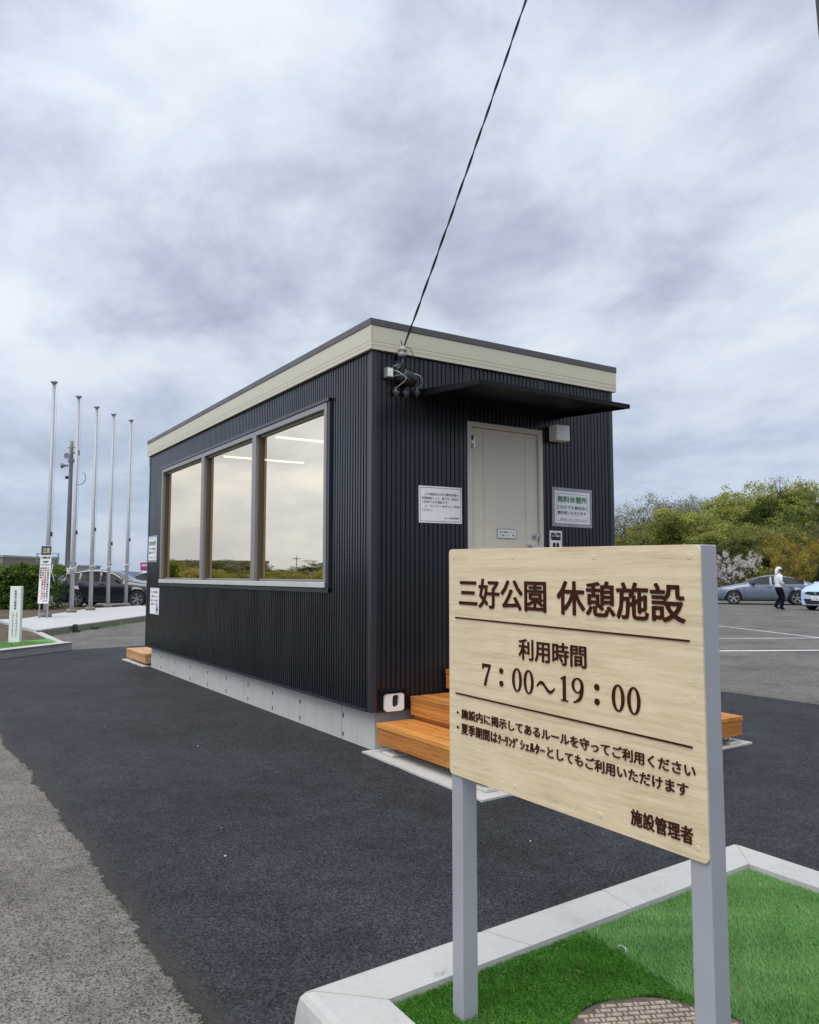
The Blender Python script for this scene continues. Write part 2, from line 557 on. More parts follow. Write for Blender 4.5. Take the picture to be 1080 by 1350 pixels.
M = dict(
    lot=asphalt('lot_asphalt', (0.022, 0.021, 0.020), (0.150, 0.140, 0.128), 95, 0.03, 0.9, 0.34, 0.8),
    fresh=asphalt('fresh_asphalt', (0.0012, 0.0013, 0.0017), (0.031, 0.0325, 0.037), 135, 0.003, 0.75, 0.36, 1.0, old=((0.014, 0.0125, 0.011), (0.165, 0.150, 0.129), 125, 0.02, 0.36, (0.19, 0.174, 0.148))),
    line=pmat('road_line_white', (0.76, 0.76, 0.74), 0.8, var=0.25, vscale=14, bump=0.2),
    siding=pmat('navy_siding', (0.0105, 0.0114, 0.0165), 0.27, spec=0.5, var=0.12, vscale=3, stretch=(1, 1, 0.3)),
    trim=pmat('navy_trim', (0.026, 0.027, 0.034), 0.32, spec=0.5),
    canopy=pmat('canopy_dark_metal', (0.004, 0.0038, 0.005), 0.55, spec=0.25, var=0.1, vscale=4),
    fascia=pmat('cream_fascia', (0.60, 0.56, 0.425), 0.5, var=0.03, vscale=3),
    cap=pmat('roof_cap_grey', (0.085, 0.08, 0.085), 0.45, var=0.05, vscale=3),
    found=concrete('foundation_concrete', (0.50, 0.49, 0.455)),
    kerb=concrete('kerb_concrete', (0.47, 0.463, 0.435), 0.1, drip=False, bump=0.25),
    mortar=pmat('kerb_mortar', (0.5, 0.47, 0.4), 0.9, var=0.15, vscale=60, bump=0.3),
    slab=concrete('slab_concrete', (0.5, 0.49, 0.45), 0.1, drip=False),
    hole=pmat('dark_hole', (0.03, 0.03, 0.03), 0.9),
    frame=pmat('window_aluminium', (0.27, 0.262, 0.235), 0.38, metal=0.35, var=0.05, vscale=5),
    sill=pmat('sill_aluminium', (0.60, 0.59, 0.55), 0.4, metal=0.2, var=0.05, vscale=5),
    bead=pmat('reflection_bead_brown', (0.085, 0.062, 0.042), 0.45, metal=0.2),  # dark brown stands in for the jamb mirrored in the pane
    glass=glassmat('window_glass', 0.88, (1.0, 0.83, 0.615), (0.80, 0.70, 0.55)),
    room=pmat('room_cream', (0.62, 0.53, 0.4), 0.8, var=0.03, vscale=2),
    roomfloor=pmat('room_floor', (0.3, 0.24, 0.17), 0.6, var=0.1, vscale=6),
    led=emit('ceiling_tube_lit', (1.0, 0.86, 0.62), 8.0),
    door=pmat('door_beige', (0.68, 0.64, 0.52), 0.5, var=0.025, vscale=5),
    doortrim=pmat('door_trim', (0.60, 0.57, 0.48), 0.4, metal=0.1),
    steel=pmat('stainless', (0.55, 0.55, 0.54), 0.28, metal=0.9, var=0.1, vscale=30),
    dark=pmat('dark_plastic', (0.012, 0.012, 0.013), 0.5),
    white=pmat('white_plastic', (0.82, 0.82, 0.80), 0.45, var=0.03, vscale=10),
    paper=pmat('paper_white', (0.84, 0.85, 0.85), 0.7, var=0.03, vscale=15),
    film=pmat('laminate_film', (0.28, 0.29, 0.31), 0.2, spec=0.8, var=0.2, vscale=20),
    ink=pmat('ink_black', (0.02, 0.02, 0.022), 0.7),
    inkblue=pmat('ink_blue', (0.02, 0.025, 0.1), 0.7),
    inkgreen=pmat('ink_green', (0.05, 0.17, 0.03), 0.7),
    inkred=pmat('ink_red', (0.4, 0.02, 0.02), 0.7),
    inkbrown=pmat('letter_brown', (0.045, 0.010, 0.004), 0.6, spec=0.12),
    board=woodmat('sign_board_oak', (0.535, 0.415, 0.245), (0.675, 0.55, 0.35), (0.755, 0.64, 0.435), 'Y', 3.2, 0.5, bump=0.03),
    boardback=pmat('sign_back_grey', (0.24, 0.245, 0.26), 0.45),
    post=pmat('sign_post_grey', (0.335, 0.345, 0.375), 0.42, var=0.03, vscale=6),
    deckx=woodmat('deck_wood_x', (0.27, 0.085, 0.012), (0.50, 0.19, 0.032), (0.62, 0.29, 0.07), 'X', 1.4, 0.68, tones=0.22),
    decky=woodmat('deck_wood_y', (0.27, 0.085, 0.012), (0.50, 0.19, 0.032), (0.62, 0.29, 0.07), 'Y', 1.4, 0.68, tones=0.22),
    deckz=woodmat('bench_wood', (0.42, 0.20, 0.07), (0.60, 0.32, 0.13), (0.72, 0.43, 0.2), 'Y', 1.0, 0.55, tones=0.12),
    nail=pmat('nail_dark', (0.05, 0.03, 0.02), 0.5, metal=0.5),
    galv=pmat('galvanised', (0.36, 0.365, 0.37), 0.45, metal=0.55, var=0.1, vscale=7),
    pole=pmat('pole_grey', (0.43, 0.435, 0.44), 0.5, metal=0.2, var=0.08, vscale=3),
    conc_pole=pmat('pole_concrete', (0.19, 0.2, 0.2), 0.8, var=0.1, vscale=3),
    brown_pole=pmat('pole_dark', (0.045, 0.042, 0.05), 0.6, var=0.15, vscale=4),
    cable=pmat('cable_black', (0.01, 0.01, 0.012), 0.5),
    ceramic=pmat('insulator_ceramic', (0.36, 0.36, 0.33), 0.25),
    rope=pmat('rope_white', (0.68, 0.68, 0.66), 0.8),
    soil=asphalt('soil', (0.015, 0.011, 0.008), (0.12, 0.088, 0.062), 22, 0.0, 0.95, 0.4, 1.0),
    pad=concrete('pad_concrete', (0.48, 0.48, 0.47), 0.1, drip=False),
    padside=concrete('pad_side', (0.2, 0.19, 0.155), 0.25),
    turf_d=leafmat('turf_dark', [(0.0, (0.06, 0.18, 0.018)), (0.55, (0.14, 0.38, 0.05)), (0.85, (0.25, 0.52, 0.11)), (1.0, (0.26, 0.38, 0.16))], 0.2, 0.45),
    turf_l=leafmat('turf_light', [(0.0, (0.075, 0.21, 0.04)), (0.6, (0.155, 0.345, 0.09)), (1.0, (0.30, 0.48, 0.18))], 0.25, 0.45),
    turf_far=pmat('turf_sheet', (0.1, 0.3, 0.06), 0.8, var=0.3, vscale=14, bump=0.5),
    turf_base_d=pmat('turf_backing', (0.008, 0.035, 0.008), 0.9),
    turf_base_l=pmat('turf_backing_pale', (0.03, 0.11, 0.03), 0.9),
    lid=pmat('lid_raised', (0.42, 0.335, 0.245), 0.85, var=0.25, vscale=30, bump=0.3),
    lid_low=pmat('lid_recess', (0.12, 0.09, 0.072), 0.85, var=0.3, vscale=30),
    bark=pmat('bark', (0.07, 0.055, 0.042), 0.9, var=0.3, vscale=6, bump=0.5),
    leaf_a=leafmat('leaf_fresh', [(0, (0.20, 0.22, 0.045)), (0.5, (0.35, 0.37, 0.08)), (1, (0.50, 0.49, 0.15))]),
    leaf_b=leafmat('leaf_mid', [(0, (0.15, 0.165, 0.036)), (0.5, (0.26, 0.275, 0.065)), (1, (0.40, 0.39, 0.115))]),
    leaf_c=leafmat('leaf_deep', [(0, (0.04, 0.062, 0.014)), (0.5, (0.08, 0.115, 0.026)), (1, (0.15, 0.18, 0.045))]),
    leaf_d=leafmat('leaf_bud_grey', [(0, (0.10, 0.095, 0.045)), (0.5, (0.19, 0.185, 0.08)), (1, (0.31, 0.30, 0.15))]),
    leaf_y=leafmat('leaf_gold', [(0, (0.18, 0.135, 0.018)), (0.5, (0.33, 0.25, 0.04)), (1, (0.47, 0.38, 0.09))]),
    blossom=leafmat('blossom_pale', [(0, (0.42, 0.33, 0.31)), (0.4, (0.72, 0.63, 0.61)), (1, (0.86, 0.81, 0.79))], 0.4),
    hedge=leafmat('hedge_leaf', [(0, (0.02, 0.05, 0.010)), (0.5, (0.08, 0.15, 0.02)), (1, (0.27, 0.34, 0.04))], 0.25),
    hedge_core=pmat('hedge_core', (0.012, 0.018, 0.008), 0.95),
    tyre=pmat('tyre', (0.012, 0.012, 0.013), 0.8),
    rim=pmat('rim_alloy', (0.45, 0.46, 0.48), 0.3, metal=0.8),
    rimdark=pmat('rim_dark', (0.03, 0.03, 0.033), 0.4, metal=0.4),
    carglass=pmat('car_glass', (0.010, 0.013, 0.016), 0.12, spec=0.15),
    windscreen=pmat('car_windscreen', (0.05, 0.06, 0.065), 0.08, spec=0.7),
    paint_grey=pmat('paint_blue_grey', (0.125, 0.16, 0.21), 0.32, metal=0.3, coat=0.8),
    paint_black=pmat('paint_black', (0.008, 0.012, 0.022), 0.22, coat=0.9),
    paint_pale=pmat('paint_pale_blue', (0.48, 0.62, 0.80), 0.3, metal=0.1, coat=0.8),
    paint_white=pmat('paint_white', (0.72, 0.73, 0.74), 0.3, coat=0.8),
    chrome=pmat('chrome', (0.7, 0.7, 0.7), 0.15, metal=1.0),
    lens=pmat('headlight_lens', (0.5, 0.53, 0.56), 0.1, spec=0.9),
    taillens=pmat('taillight_lens', (0.3, 0.01, 0.015), 0.15),
    magenta=pmat('sign_magenta', (0.36, 0.02, 0.17), 0.5),
    navysign=pmat('sign_navy', (0.03, 0.06, 0.16), 0.5),
    yellow=pmat('sign_yellow', (0.55, 0.46, 0.09), 0.5),
    bldg=concrete('far_building', (0.36, 0.36, 0.345), 0.08),
    bldg2=concrete('far_building_brown', (0.22, 0.19, 0.16), 0.1),
    hill=pmat('hazed_ridge', (0.10, 0.13, 0.17), 0.95, var=0.2, vscale=0.02),  # bluish fade of distance haze is put into this colour
    skin=pmat('skin', (0.42, 0.24, 0.16), 0.5, var=0.05, vscale=20),
    hair=pmat('hair_black', (0.02, 0.016, 0.014), 0.6),
    shirt=pmat('shirt_white', (0.70, 0.70, 0.76), 0.8, var=0.05, vscale=10),
    trousers=pmat('trousers_navy', (0.006, 0.008, 0.016), 0.95, spec=0.1),
    shoe=pmat('shoe_black', (0.01, 0.01, 0.011), 0.5),
)

# ------------------------------------------------------------------ ground
def wob(p0, p1, step, amp, seed):
    """ragged line from p0 to p1 (p1 left out)"""
    r = np.random.default_rng(seed)
    L = math.dist(p0, p1); n = max(2, int(L / step))
    d = ((p1[0] - p0[0]) / L, (p1[1] - p0[1]) / L)
    out = []; a = 0
    ph = r.uniform(0, 6.28, 6)
    for i in range(n):
        t = i / n
        s = t * L
        off = amp * (0.5 * math.sin(1.7 * s + ph[0]) + 0.4 * math.sin(4.6 * s + ph[1]) + 0.25 * math.sin(13 * s + ph[2])) + r.normal(0, amp * 0.14)
        off *= min(1, 6 * t, 6 * (1 - t)) if i else 0
        out.append((p0[0] + d[0] * s - d[1] * off, p0[1] + d[1] * s + d[0] * off))
    return out


def sheet(name, poly, z, m):
    mb = MB()
    tris = tessellate_polygon([[Vector((a, b, 0)) for a, b in poly]])
    fs = []
    for t in tris:
        a, b, c = (poly[i] for i in t)
        s = (b[0] - a[0]) * (c[1] - a[1]) - (b[1] - a[1]) * (c[0] - a[0])
        fs.append(tuple(t) if s > 0 else tuple(reversed(t)))
    mb.add([(a, b, z) for a, b in poly], fs)
    return tag(mb.build(name, m, loc=(0, 0, 0)), kind='structure')


gm = MB(); gm.add([(-900, -900, 0), (900, -900, 0), (900, 900, 0), (-900, 900, 0)], [(0, 1, 2, 3)])
tag(gm.build('ground', M['lot'], loc=(0, 0, 0)), kind='structure')
# the ragged left edge against the worn pavement is in the asphalt's own material
#left_edge = [(-2.4, -7), (-2.31, -3.0), (-2.30, -2.55), (-2.24, -1.74), (-2.28, -0.76), (-2.33, 1.0), (-2.35, 2.6), (-2.45, 5.0), (-2.3, 8.9)]
sheet('pavement', [(-14, -7), (-14, 4.0), (-6, 5.8), (-2.0, 8.95), (-2.9, 6.0), (-2.9, -7)], 0.004, M['fresh'])
fresh = [(-2.95, -7), (-2.95, 6.0), (-2.3, 8.85), (-0.43, 10.44)] + wob((-0.43, 10.44), (5.25, 11.2), 0.05, 0.03, 50) + wob((5.25, 11.2), (5.2, 0.6), 0.05, 0.03, 51) + wob((5.2, 0.6), (5.4, -7), 0.05, 0.03, 52) + [(5.4, -7)]
sheet('asphalt_patch', fresh, 0.009, M['fresh'])
for nm, p0, p1, w in (('parking_line', (8.2, 4.45), (14.5, 1.0), 0.13), ('parking_line', (16.8, 10.65), (13.2, 2.5), 0.07), ('parking_line', (10.6, 6.34), (14.3, 4.25), 0.09)):
    d = Vector((p1[0] - p0[0], p1[1] - p0[1])); L = d.length; d.normalize()
    a = wob(p0, p1, 0.12, 0.008, 60) + [p1]
    q0 = (p0[0] - d.y * w, p0[1] + d.x * w); q1 = (p1[0] - d.y * w, p1[1] + d.x * w)
    b = wob(q1, q0, 0.12, 0.008, 61) + [q0]
    sheet(nm, a + b, 0.006, M['line'])

# far ridge on the horizon
hm = MB(); hp = []
for i in range(60):
    x = -260 + i * 9
    hp.append((x, 520 - 0.35 * x, 3.2 + 0.9 * math.sin(i * 0.37) + 0.5 * math.sin(i * 1.3) + 0.4 * random.random()))
vs = [(x, y, -1) for x, y, z in hp] + [(x, y + 10, z) for x, y, z in hp] + [(x + 5, y + 60, -1) for x, y, z in hp]
n = len(hp)
hm.add(vs, [(i, i + 1, n + i + 1, n + i) for i in range(n - 1)] + [(n + i, n + i + 1, 2 * n + i + 1, 2 * n + i) for i in range(n - 1)])
tag(hm.build('hills', M['hill'], loc=(0, 0, 0)), kind='structure')

# ------------------------------------------------------------------ the rest house
LB, WB, TOP, FB, SB, FI = 6.889, 2.763, 3.478, 3.225, 0.328, 0.0746
E = 0.035
house = thing('rest_house', 'small flat roofed rest house clad in ribbed navy metal with three large windows', 'building', (0, 0, 0))
PITCHR = 0.0457


def ribs(mb, fn, u0, u1, z0, z1, g=0.0042):
    """vertical flat ribs with narrow grooves between; fn(u, depth, z)"""
    prof = []
    k0 = math.ceil(u0 / PITCHR - 1e-6)
    prof.append((u0, 0))
    k = k0
    while k * PITCHR < u1 - 0.012:
        u = k * PITCHR
        if u > u0 + 0.012:
            prof += [(u - g - 0.0015, 0), (u - g, 0.010), (u + g, 0.010), (u + g + 0.0015, 0)]
        k += 1
    prof.append((u1, 0))
    n = len(prof)
    vs = [fn(u, d, z0) for u, d in prof] + [fn(u, d, z1) for u, d in prof]
    mb.add(vs, [(i, i + 1, n + i + 1, n + i) for i in range(n - 1)])


def F_front(u, d, z): return (u, d, z)
def F_left(u, d, z): return (d, u, z)
def F_right(u, d, z): return (WB - d, u, z)
def F_back(u, d, z): return (u, LB - d, z)


WY0, WY1, WZ0, WZ1 = 0.745, 6.10, 1.275, 2.945       # window opening in the left wall
DX0, DX1, DZ0, DZ1 = 0.957, 1.822, 0.62, 2.742       # door opening in the front
CT = 0.045                                            # corner trim width
mb = MB()
ribs(mb, F_front, CT, DX0, SB, FB); ribs(mb, F_front, DX1, WB - CT, SB, FB)
ribs(mb, F_front, DX0, DX1, DZ1, FB); ribs(mb, F_front, DX0, DX1, SB, DZ0)
mb.build('front_wall', M['siding'], house)
mb = MB()
ribs(mb, F_left, CT, WY0, SB + 0.02, FB, 0.0075); ribs(mb, F_left, WY1, LB - CT, SB + 0.02, FB, 0.0075)
ribs(mb, F_left, WY0, WY1, SB + 0.02, WZ0, 0.0075); ribs(mb, F_left, WY0, WY1, WZ1, FB, 0.0075)
mb.f = [tuple(reversed(f)) for f in mb.f]
mb.build('side_wall', M['siding'], house)
mb = MB(); ribs(mb, F_right, CT, LB - CT, SB + 0.02, FB); mb.build('side_wall', M['siding'], house)
mb = MB(); ribs(mb, F_back, CT, WB - CT, SB, FB); mb.f = [tuple(reversed(f)) for f in mb.f]; mb.build('back_wall', M['siding'], house)
for sx in (0, 1):
    for sy in (0, 1):
        x0, x1 = (-0.006, CT) if not sx else (WB - CT, WB + 0.006)
        y0, y1 = (-0.006, CT) if not sy else (LB - CT, LB + 0.006)
        MB().box(x0, x1, y0, y1, SB - 0.005, FB - 0.004).build('corner_trim', M['trim'], house, bevel=0.004)
mb = MB()
mb.box(-0.012, 0.02, CT + 0.006, LB - CT - 0.006, SB - 0.006, SB + 0.016)
mb.box(CT + 0.006, WB - CT - 0.006, -0.003, 0.02, SB - 0.012, SB - 0.001)
mb.build('base_trim', M['trim'], house)
# foundation with paired form tie marks and a vertical joint
fd = MB().box(FI, WB - FI, FI, LB - FI, -0.05, SB + 0.005).build('foundation', M['found'], house, bevel=0.006)
for y in (0.602, 1.470, 2.132, 2.810, 3.499, 4.180, 4.867, 5.589, 6.273):
    for z in (0.205 + random.uniform(-.006, .006), 0.056 + random.uniform(-.004, .004)):
        h = 0.021 + random.uniform(-.004, .004); w = 0.012
        pts = [(y + w * math.cos(a) * (1 + .2 * math.sin(3 * a)), z + h * math.sin(a)) for a in np.linspace(0, 2 * math.pi, 10, endpoint=False)]
        MB().prism(pts, lambda a, b, d: (d, a, b), FI - 0.0015, FI + 0.004).build('form_tie_mark', M['hole'], fd, fix=True)
for x in (0.25, 0.34, 0.8, 1.5, 2.2):
    pts = [(x + 0.008 * math.cos(a), 0.215 + 0.012 * math.sin(a)) for a in np.linspace(0, 2 * math.pi, 8, endpoint=False)]
    MB().prism(pts, lambda a, b, d: (a, d, b), FI - 0.0015, FI + 0.004).build('form_tie_mark', M['hole'], fd, fix=True)
MB().box(FI - 0.001, FI + 0.003, 0.628, 0.632, 0.0, SB - 0.01).build('joint', M['hole'], fd)
# roof: cream fascia with two fine grooves, dark cap on top
mb = MB()
def fas_ring(mb, e, z0, z1):
    mb.box(-e, WB + e, -e, -e + 0.02, z0, z1)
    mb.box(-e, WB + e, LB + e - 0.02, LB + e, z0, z1)
    mb.box(-e, -e + 0.02, -e + 0.02, LB + e - 0.02, z0, z1)
    mb.box(WB + e - 0.02, WB + e, -e + 0.02, LB + e - 0.02, z0, z1)
fas_ring(mb, E, FB + 0.066, 3.419)
fas_ring(mb, E - 0.006, FB + 0.063, FB + 0.066)
fas_ring(mb, E, FB + 0.034, FB + 0.063)
fas_ring(mb, E - 0.006, FB + 0.031, FB + 0.034)
fas_ring(mb, E, FB, FB + 0.031)
mb.box(-E + 0.02, WB + E - 0.02, -E + 0.02, LB + E - 0.02, FB + 0.004, FB + 0.02)
mb.build('fascia', M['fascia'], house)
MB().box(-E - 0.004, -E + 0.012, -E - 0.004, -E + 0.012, FB - 0.002, 3.419).build('fascia_corner', M['fascia'], house, bevel=0.002)
mb = MB()
mb.box(-E - 0.006, WB + E + 0.006, -E - 0.006, LB + E + 0.006, 3.4195, TOP)
mb.build('roof_cap', M['cap'], house, bevel=0.005)
MB().box(0.0, 0.07, LB + 0.007, LB + 0.06, FB - 0.14, FB - 0.002).build('gutter_outlet', M['trim'], house, bevel=0.004)

# three windows side by side, glass set back in aluminium frames
def window(y0, y1):
    z0, z1 = WZ0 + 0.012, WZ1 - 0.012
    fw = 0.052
    fr = MB()
    xo, xi = -0.030, 0.075
    fr.box(xo, xi, y0, y0 + fw, z0, z1)
    fr.box(xo, xi, y1 - fw, y1, z0, z1)
    fr.box(xo, xi, y0 + fw, y1 - fw, z1 - fw, z1)
    fr.box(xo, xi, y0 + fw, y1 - fw, z0, z0 + fw)
    # inner bead
    b = 0.022
    fr.box(0.012, 0.055, y0 + fw, y0 + fw + b, z0 + fw, z1 - fw)
    fr.box(0.012, 0.055, y0 + fw + b, y1 - fw - b, z1 - fw - b, z1 - fw)
    fr.box(0.012, 0.055, y0 + fw + b, y1 - fw - b, z0 + fw, z0 + fw + b)
    # sloping sill at the foot
    f = fr.build('window', M['frame'], house, bevel=0.003)
    MB().box(-0.044, -0.0305, y0, y1, z0 + 0.002, z0 + 0.050).build('sill', M['sill'], f, bevel=0.003)
    MB().box(0.010, 0.055, y1 - fw - b - .014, y1 - fw, z0 + fw, z1 - fw).build('reflection_bead', M['bead'], f)  # far side bead only: its colour carries the painted jamb reflection
    g = MB(); c = fw + b
    g.add([(0.034, y0 + c - .004, z0 + c - .004), (0.034, y1 - c + .004, z0 + c - .004), (0.034, y1 - c + .004, z1 - c + .004), (0.034, y0 + c - .004, z1 - c + .004)], [(3, 2, 1, 0)])
    g.build('glass', M['glass'], f)
for y0, y1 in ((0.760, 2.482), (2.486, 4.208), (4.212, 6.086)):
    window(y0, y1)
mb = MB()
mb.box(-0.022, 0.05, WY0 - 0.03, WY0 + 0.012, WZ0 - 0.02, WZ1 + 0.02)
mb.box(-0.022, 0.05, WY1 - 0.012, WY1 + 0.02, WZ0 - 0.02, WZ1 + 0.02)
mb.box(-0.036, 0.05, WY0 - 0.03, WY1 + 0.02, WZ1 - 0.006, WZ1 + 0.024)
mb.box(-0.026, 0.05, WY0 - 0.03, WY1 + 0.02, WZ0 - 0.028, WZ0 + 0.008)
mb.build('window_surround', M['trim'], house)
# room inside
RX0, RX1, RY0, RY1, RZ0, RZ1 = 0.12, WB - 0.12, 0.12, LB - 0.12, 0.62, 2.98
mb = MB(); mb.cur = 0
mb.add([(RX1, RY0, RZ0), (RX1, RY1, RZ0), (RX1, RY1, RZ1), (RX1, RY0, RZ1)], [(0, 1, 2, 3)])
mb.add([(RX0, RY0, RZ0), (RX1, RY0, RZ0), (RX1, RY0, RZ1), (RX0, RY0, RZ1)], [(0, 1, 2, 3)])
mb.add([(RX0, RY1, RZ0), (RX1, RY1, RZ0), (RX1, RY1, RZ1), (RX0, RY1, RZ1)], [(0, 1, 2, 3)])
mb.add([(RX0, RY0, RZ1), (RX1, RY0, RZ1), (RX1, RY1, RZ1), (RX0, RY1, RZ1)], [(0, 1, 2, 3)])
for a, b, c, d in ((RY0, WY0 + .02, RZ0, RZ1), (WY1 - .02, RY1, RZ0, RZ1), (WY0 + .02, WY1 - .02, RZ0, WZ0 + .02), (WY0 + .02, WY1 - .02, WZ1 - .02, RZ1)):
    mb.add([(RX0, a, c), (RX0, b, c), (RX0, b, d), (RX0, a, d)], [(0, 1, 2, 3)])
mb.cur = 1
mb.add([(RX0, RY0, RZ0), (RX1, RY0, RZ0), (RX1, RY1, RZ0), (RX0, RY1, RZ0)], [(0, 1, 2, 3)])
mb.build('room_lining', [M['room'], M['roomfloor']], house)
for y in (2.72, 4.43):
    f = MB().box(0.31, 1.47, y - 0.045, y + 0.045, 2.955, 2.979).build('ceiling_light', M['white'], house)
    MB().box(0.32, 1.46, y - 0.010, y + 0.010, 2.936, 2.954).build('light_tube', M['led'], f)

# door: beige steel leaf with two fine vertical seams
mb = MB()
mb.box(DX0, DX0 + 0.045, -0.014, 0.09, DZ0, DZ1); mb.box(DX1 - 0.045, DX1, -0.014, 0.09, DZ0, DZ1)
mb.box(DX0 + 0.045, DX1 - 0.045, -0.014, 0.09, DZ1 - 0.045, DZ1); mb.box(DX0 + 0.045, DX1 - 0.045, -0.014, 0.09, DZ0, DZ0 + 0.03)
door = mb.build('door', M['doortrim'], house, bevel=0.003)
LX0, LX1, LZ0, LZ1 = DX0 + 0.050, DX1 - 0.050, DZ0 + 0.035, DZ1 - 0.050
leaf = MB().box(LX0, LX1, 0.012, 0.05, LZ0, LZ1).build('door_leaf', M['door'], door)
mb = MB()
for x in (1.142, 1.628):
    mb.box(x - 0.004, x + 0.004, 0.008, 0.0125, LZ0 + 0.01, LZ1 - 0.01)
mb.build('door_seam', M['doortrim'], door)
for z in (2.56, 1.5, 0.85):
    mb = MB(); mb.tube([(DX0 + 0.045, -0.020, z - 0.055), (DX0 + 0.045, -0.020, z + 0.055)], 0.011, 10)
    mb.box(DX0 + 0.03, DX0 + 0.075, -0.0155, 0.0121, z - 0.05, z + 0.05)
    mb.build('hinge', M['steel'], door)
mb = MB()
mb.tube([(1.731, 0.012, 1.755), (1.731, -0.012, 1.755)], 0.028, 16)
mb.obox((1.722, -0.03, 1.75), (0.05, 0, 0.022), (0, 0.016, 0), (-0.006, 0, 0.014))
mb.tube([(1.731, -0.012, 1.755), (1.731, -0.026, 1.755)], 0.015, 12)
mb.build('thumb_lock', M['steel'], door)
mb = MB()
mb.box(1.645, 1.752, -0.006, 0.0121, 1.58, 1.682); mb.box(1.648, 1.749, -0.05, -0.006, 1.655, 1.672)
mb.box(1.648, 1.749, -0.052, -0.046, 1.60, 1.672)
mb.build('door_handle', M['steel'], door, bevel=0.003)

# canopy: thin dark metal slab, open trough underneath, stays hidden in its own shade
mb = MB()
cx0, cx1, cy, zt0, zt1 = 0.47, 2.09, -0.82, 2.955, 2.868
def cz(y): return zt0 + (zt1 - zt0) * (y / cy)
n0 = len(mb.v)
mb.add([(cx0, -0.002, cz(0)), (cx1, -0.002, cz(0)), (cx1, cy, cz(cy)), (cx0, cy, cz(cy)), (cx0, -0.002, cz(0) - 0.012), (cx1, -0.002, cz(0) - 0.012), (cx1, cy, cz(cy) - 0.012), (cx0, cy, cz(cy) - 0.012)],
       [(0, 3, 2, 1), (4, 5, 6, 7), (0, 1, 5, 4), (1, 2, 6, 5), (2, 3, 7, 6), (3, 0, 4, 7)])
mb.box(cx0 - 0.003, cx1 + 0.003, cy - 0.004, cy + 0.012, cz(cy) - 0.032, cz(cy) + 0.004)
for x in (cx0, cx1):
    s = -0.003 if x == cx0 else 0.003
    a = [(0.0 - 0.003, cz(0) + 0.003), (cy, cz(cy) + 0.003), (cy, cz(cy) - 0.032), (0 - 0.003, cz(0) - 0.062)]
    mb.prism(a, lambda p, q, d: (d, p, q), min(x, x + 4 * s), max(x, x + 4 * s))
mb.build('canopy', M['canopy'], house, fix=True)

# wall lamp, corner outlet, service bracket -------------------------------------
lamp = MB().box(1.902, 2.072, -0.118, -0.012, 2.648, 2.796).build('wall_lamp', M['white'], bevel=0.008, bsegs=3)
tag(lamp, 'white box shaped wall lamp beside the door under the dark canopy', 'wall lamp')
MB().box(1.93, 2.044, -0.0125, -0.0002, 2.67, 2.775).build('mounting_plate', M['galv'], lamp)

hood = MB()
hood.box(0.068, 0.322, -0.012, 0.0, 0.345, 0.480)
hood.prism([(0, 0.496), (0, 0.490), (-0.055, 0.482), (-0.055, 0.488)], lambda p, q, d: (d, p, q), 0.064, 0.326)
ob = hood.build('wall_outlet', M['canopy'], fix=True)
tag(ob, 'white plate with dark oval opening set low on the wall by the corner', 'outlet')
mb = MB()
x0, x1, z0, z1 = 0.108, 0.282, 0.325, 0.462
N = 28
outer = []
for i in range(N):
    a = 2 * math.pi * i / N; c, s = math.cos(a), math.sin(a)
    k = 1 / max(abs(c), abs(s))
    outer.append(((x0 + x1) / 2 + (x1 - x0) / 2 * c * k, (z0 + z1) / 2 + (z1 - z0) / 2 * s * k))
inner = [(0.204 + 0.031 * math.cos(2 * math.pi * i / N), 0.404 + 0.024 * math.copysign(1, math.sin(2 * math.pi * i / N + 1e-6)) + 0.024 * math.sin(2 * math.pi * i / N)) for i in range(N)]
vs = [(a, -0.040, b) for a, b in outer] + [(a, -0.040, b) for a, b in inner] + [(a, -0.018, b) for a, b in inner] + [(a, -0.0125, b) for a, b in outer]
fs = []
for i in range(N):
    j = (i + 1) % N
    fs += [(i, j, N + j, N + i), (N + i, N + j, 2 * N + j, 2 * N + i), (3 * N + i, 3 * N + j, j, i)]
mb.add(vs, fs)
mb.build('plate', M['white'], ob, fix=True)
mb = MB(); mb.add([(a, -0.0185, b) for a, b in inner], [tuple(range(N))]); mb.build('opening', M['dark'], ob)

br = thing('service_bracket', 'pole line anchor with insulator, meter box, black drum and drip loops on the front wall', 'cable bracket', (0.28, 0, 2.85))
mb = MB()
mb.tube([(0.255, -0.002, 3.10), (0.255, -0.05, 3.12), (0.255, -0.06, 3.20)], 0.011, 8)
mb.obox((0.225, -0.006, 3.03), (0.06, 0, 0), (0, 0.005, 0), (0, 0, 0.13))
mb.build('hook', M['cap'], br)
mb = MB()
mb.tube([(0.246, -0.060, 3.190), (0.247, -0.060, 3.205), (0.249, -0.060, 3.212), (0.251, -0.060, 3.235), (0.253, -0.06, 3.240), (0.256, -0.06, 3.255), (0.258, -0.06, 3.27), (0.26, -0.06, 3.285)], [0.026, 0.034, 0.034, 0.020, 0.032, 0.033, 0.022, 0.014], 14)
mb.build('insulator', M['ceramic'], br)
mb = MB()
mb.box(0.106, 0.166, -0.06, -0.0005, 3.005, 3.088)
bx = mb.build('meter_box', M['galv'], br, bevel=0.004)
MB().box(0.114, 0.158, -0.063, -0.0602, 3.015, 3.078).build('box_cover', M['white'], bx)
mb = MB()
mb.tube([(0.225, -0.075, 3.035), (0.235, -0.075, 3.03), (0.345, -0.075, 3.0), (0.36, -0.075, 2.995)], [0.05, 0.063, 0.063, 0.05], 18)
mb.tube([(0.29, -0.02, 3.02), (0.29, -0.001, 3.02)], 0.02, 8)
mb.build('drum', M['cable'], br)
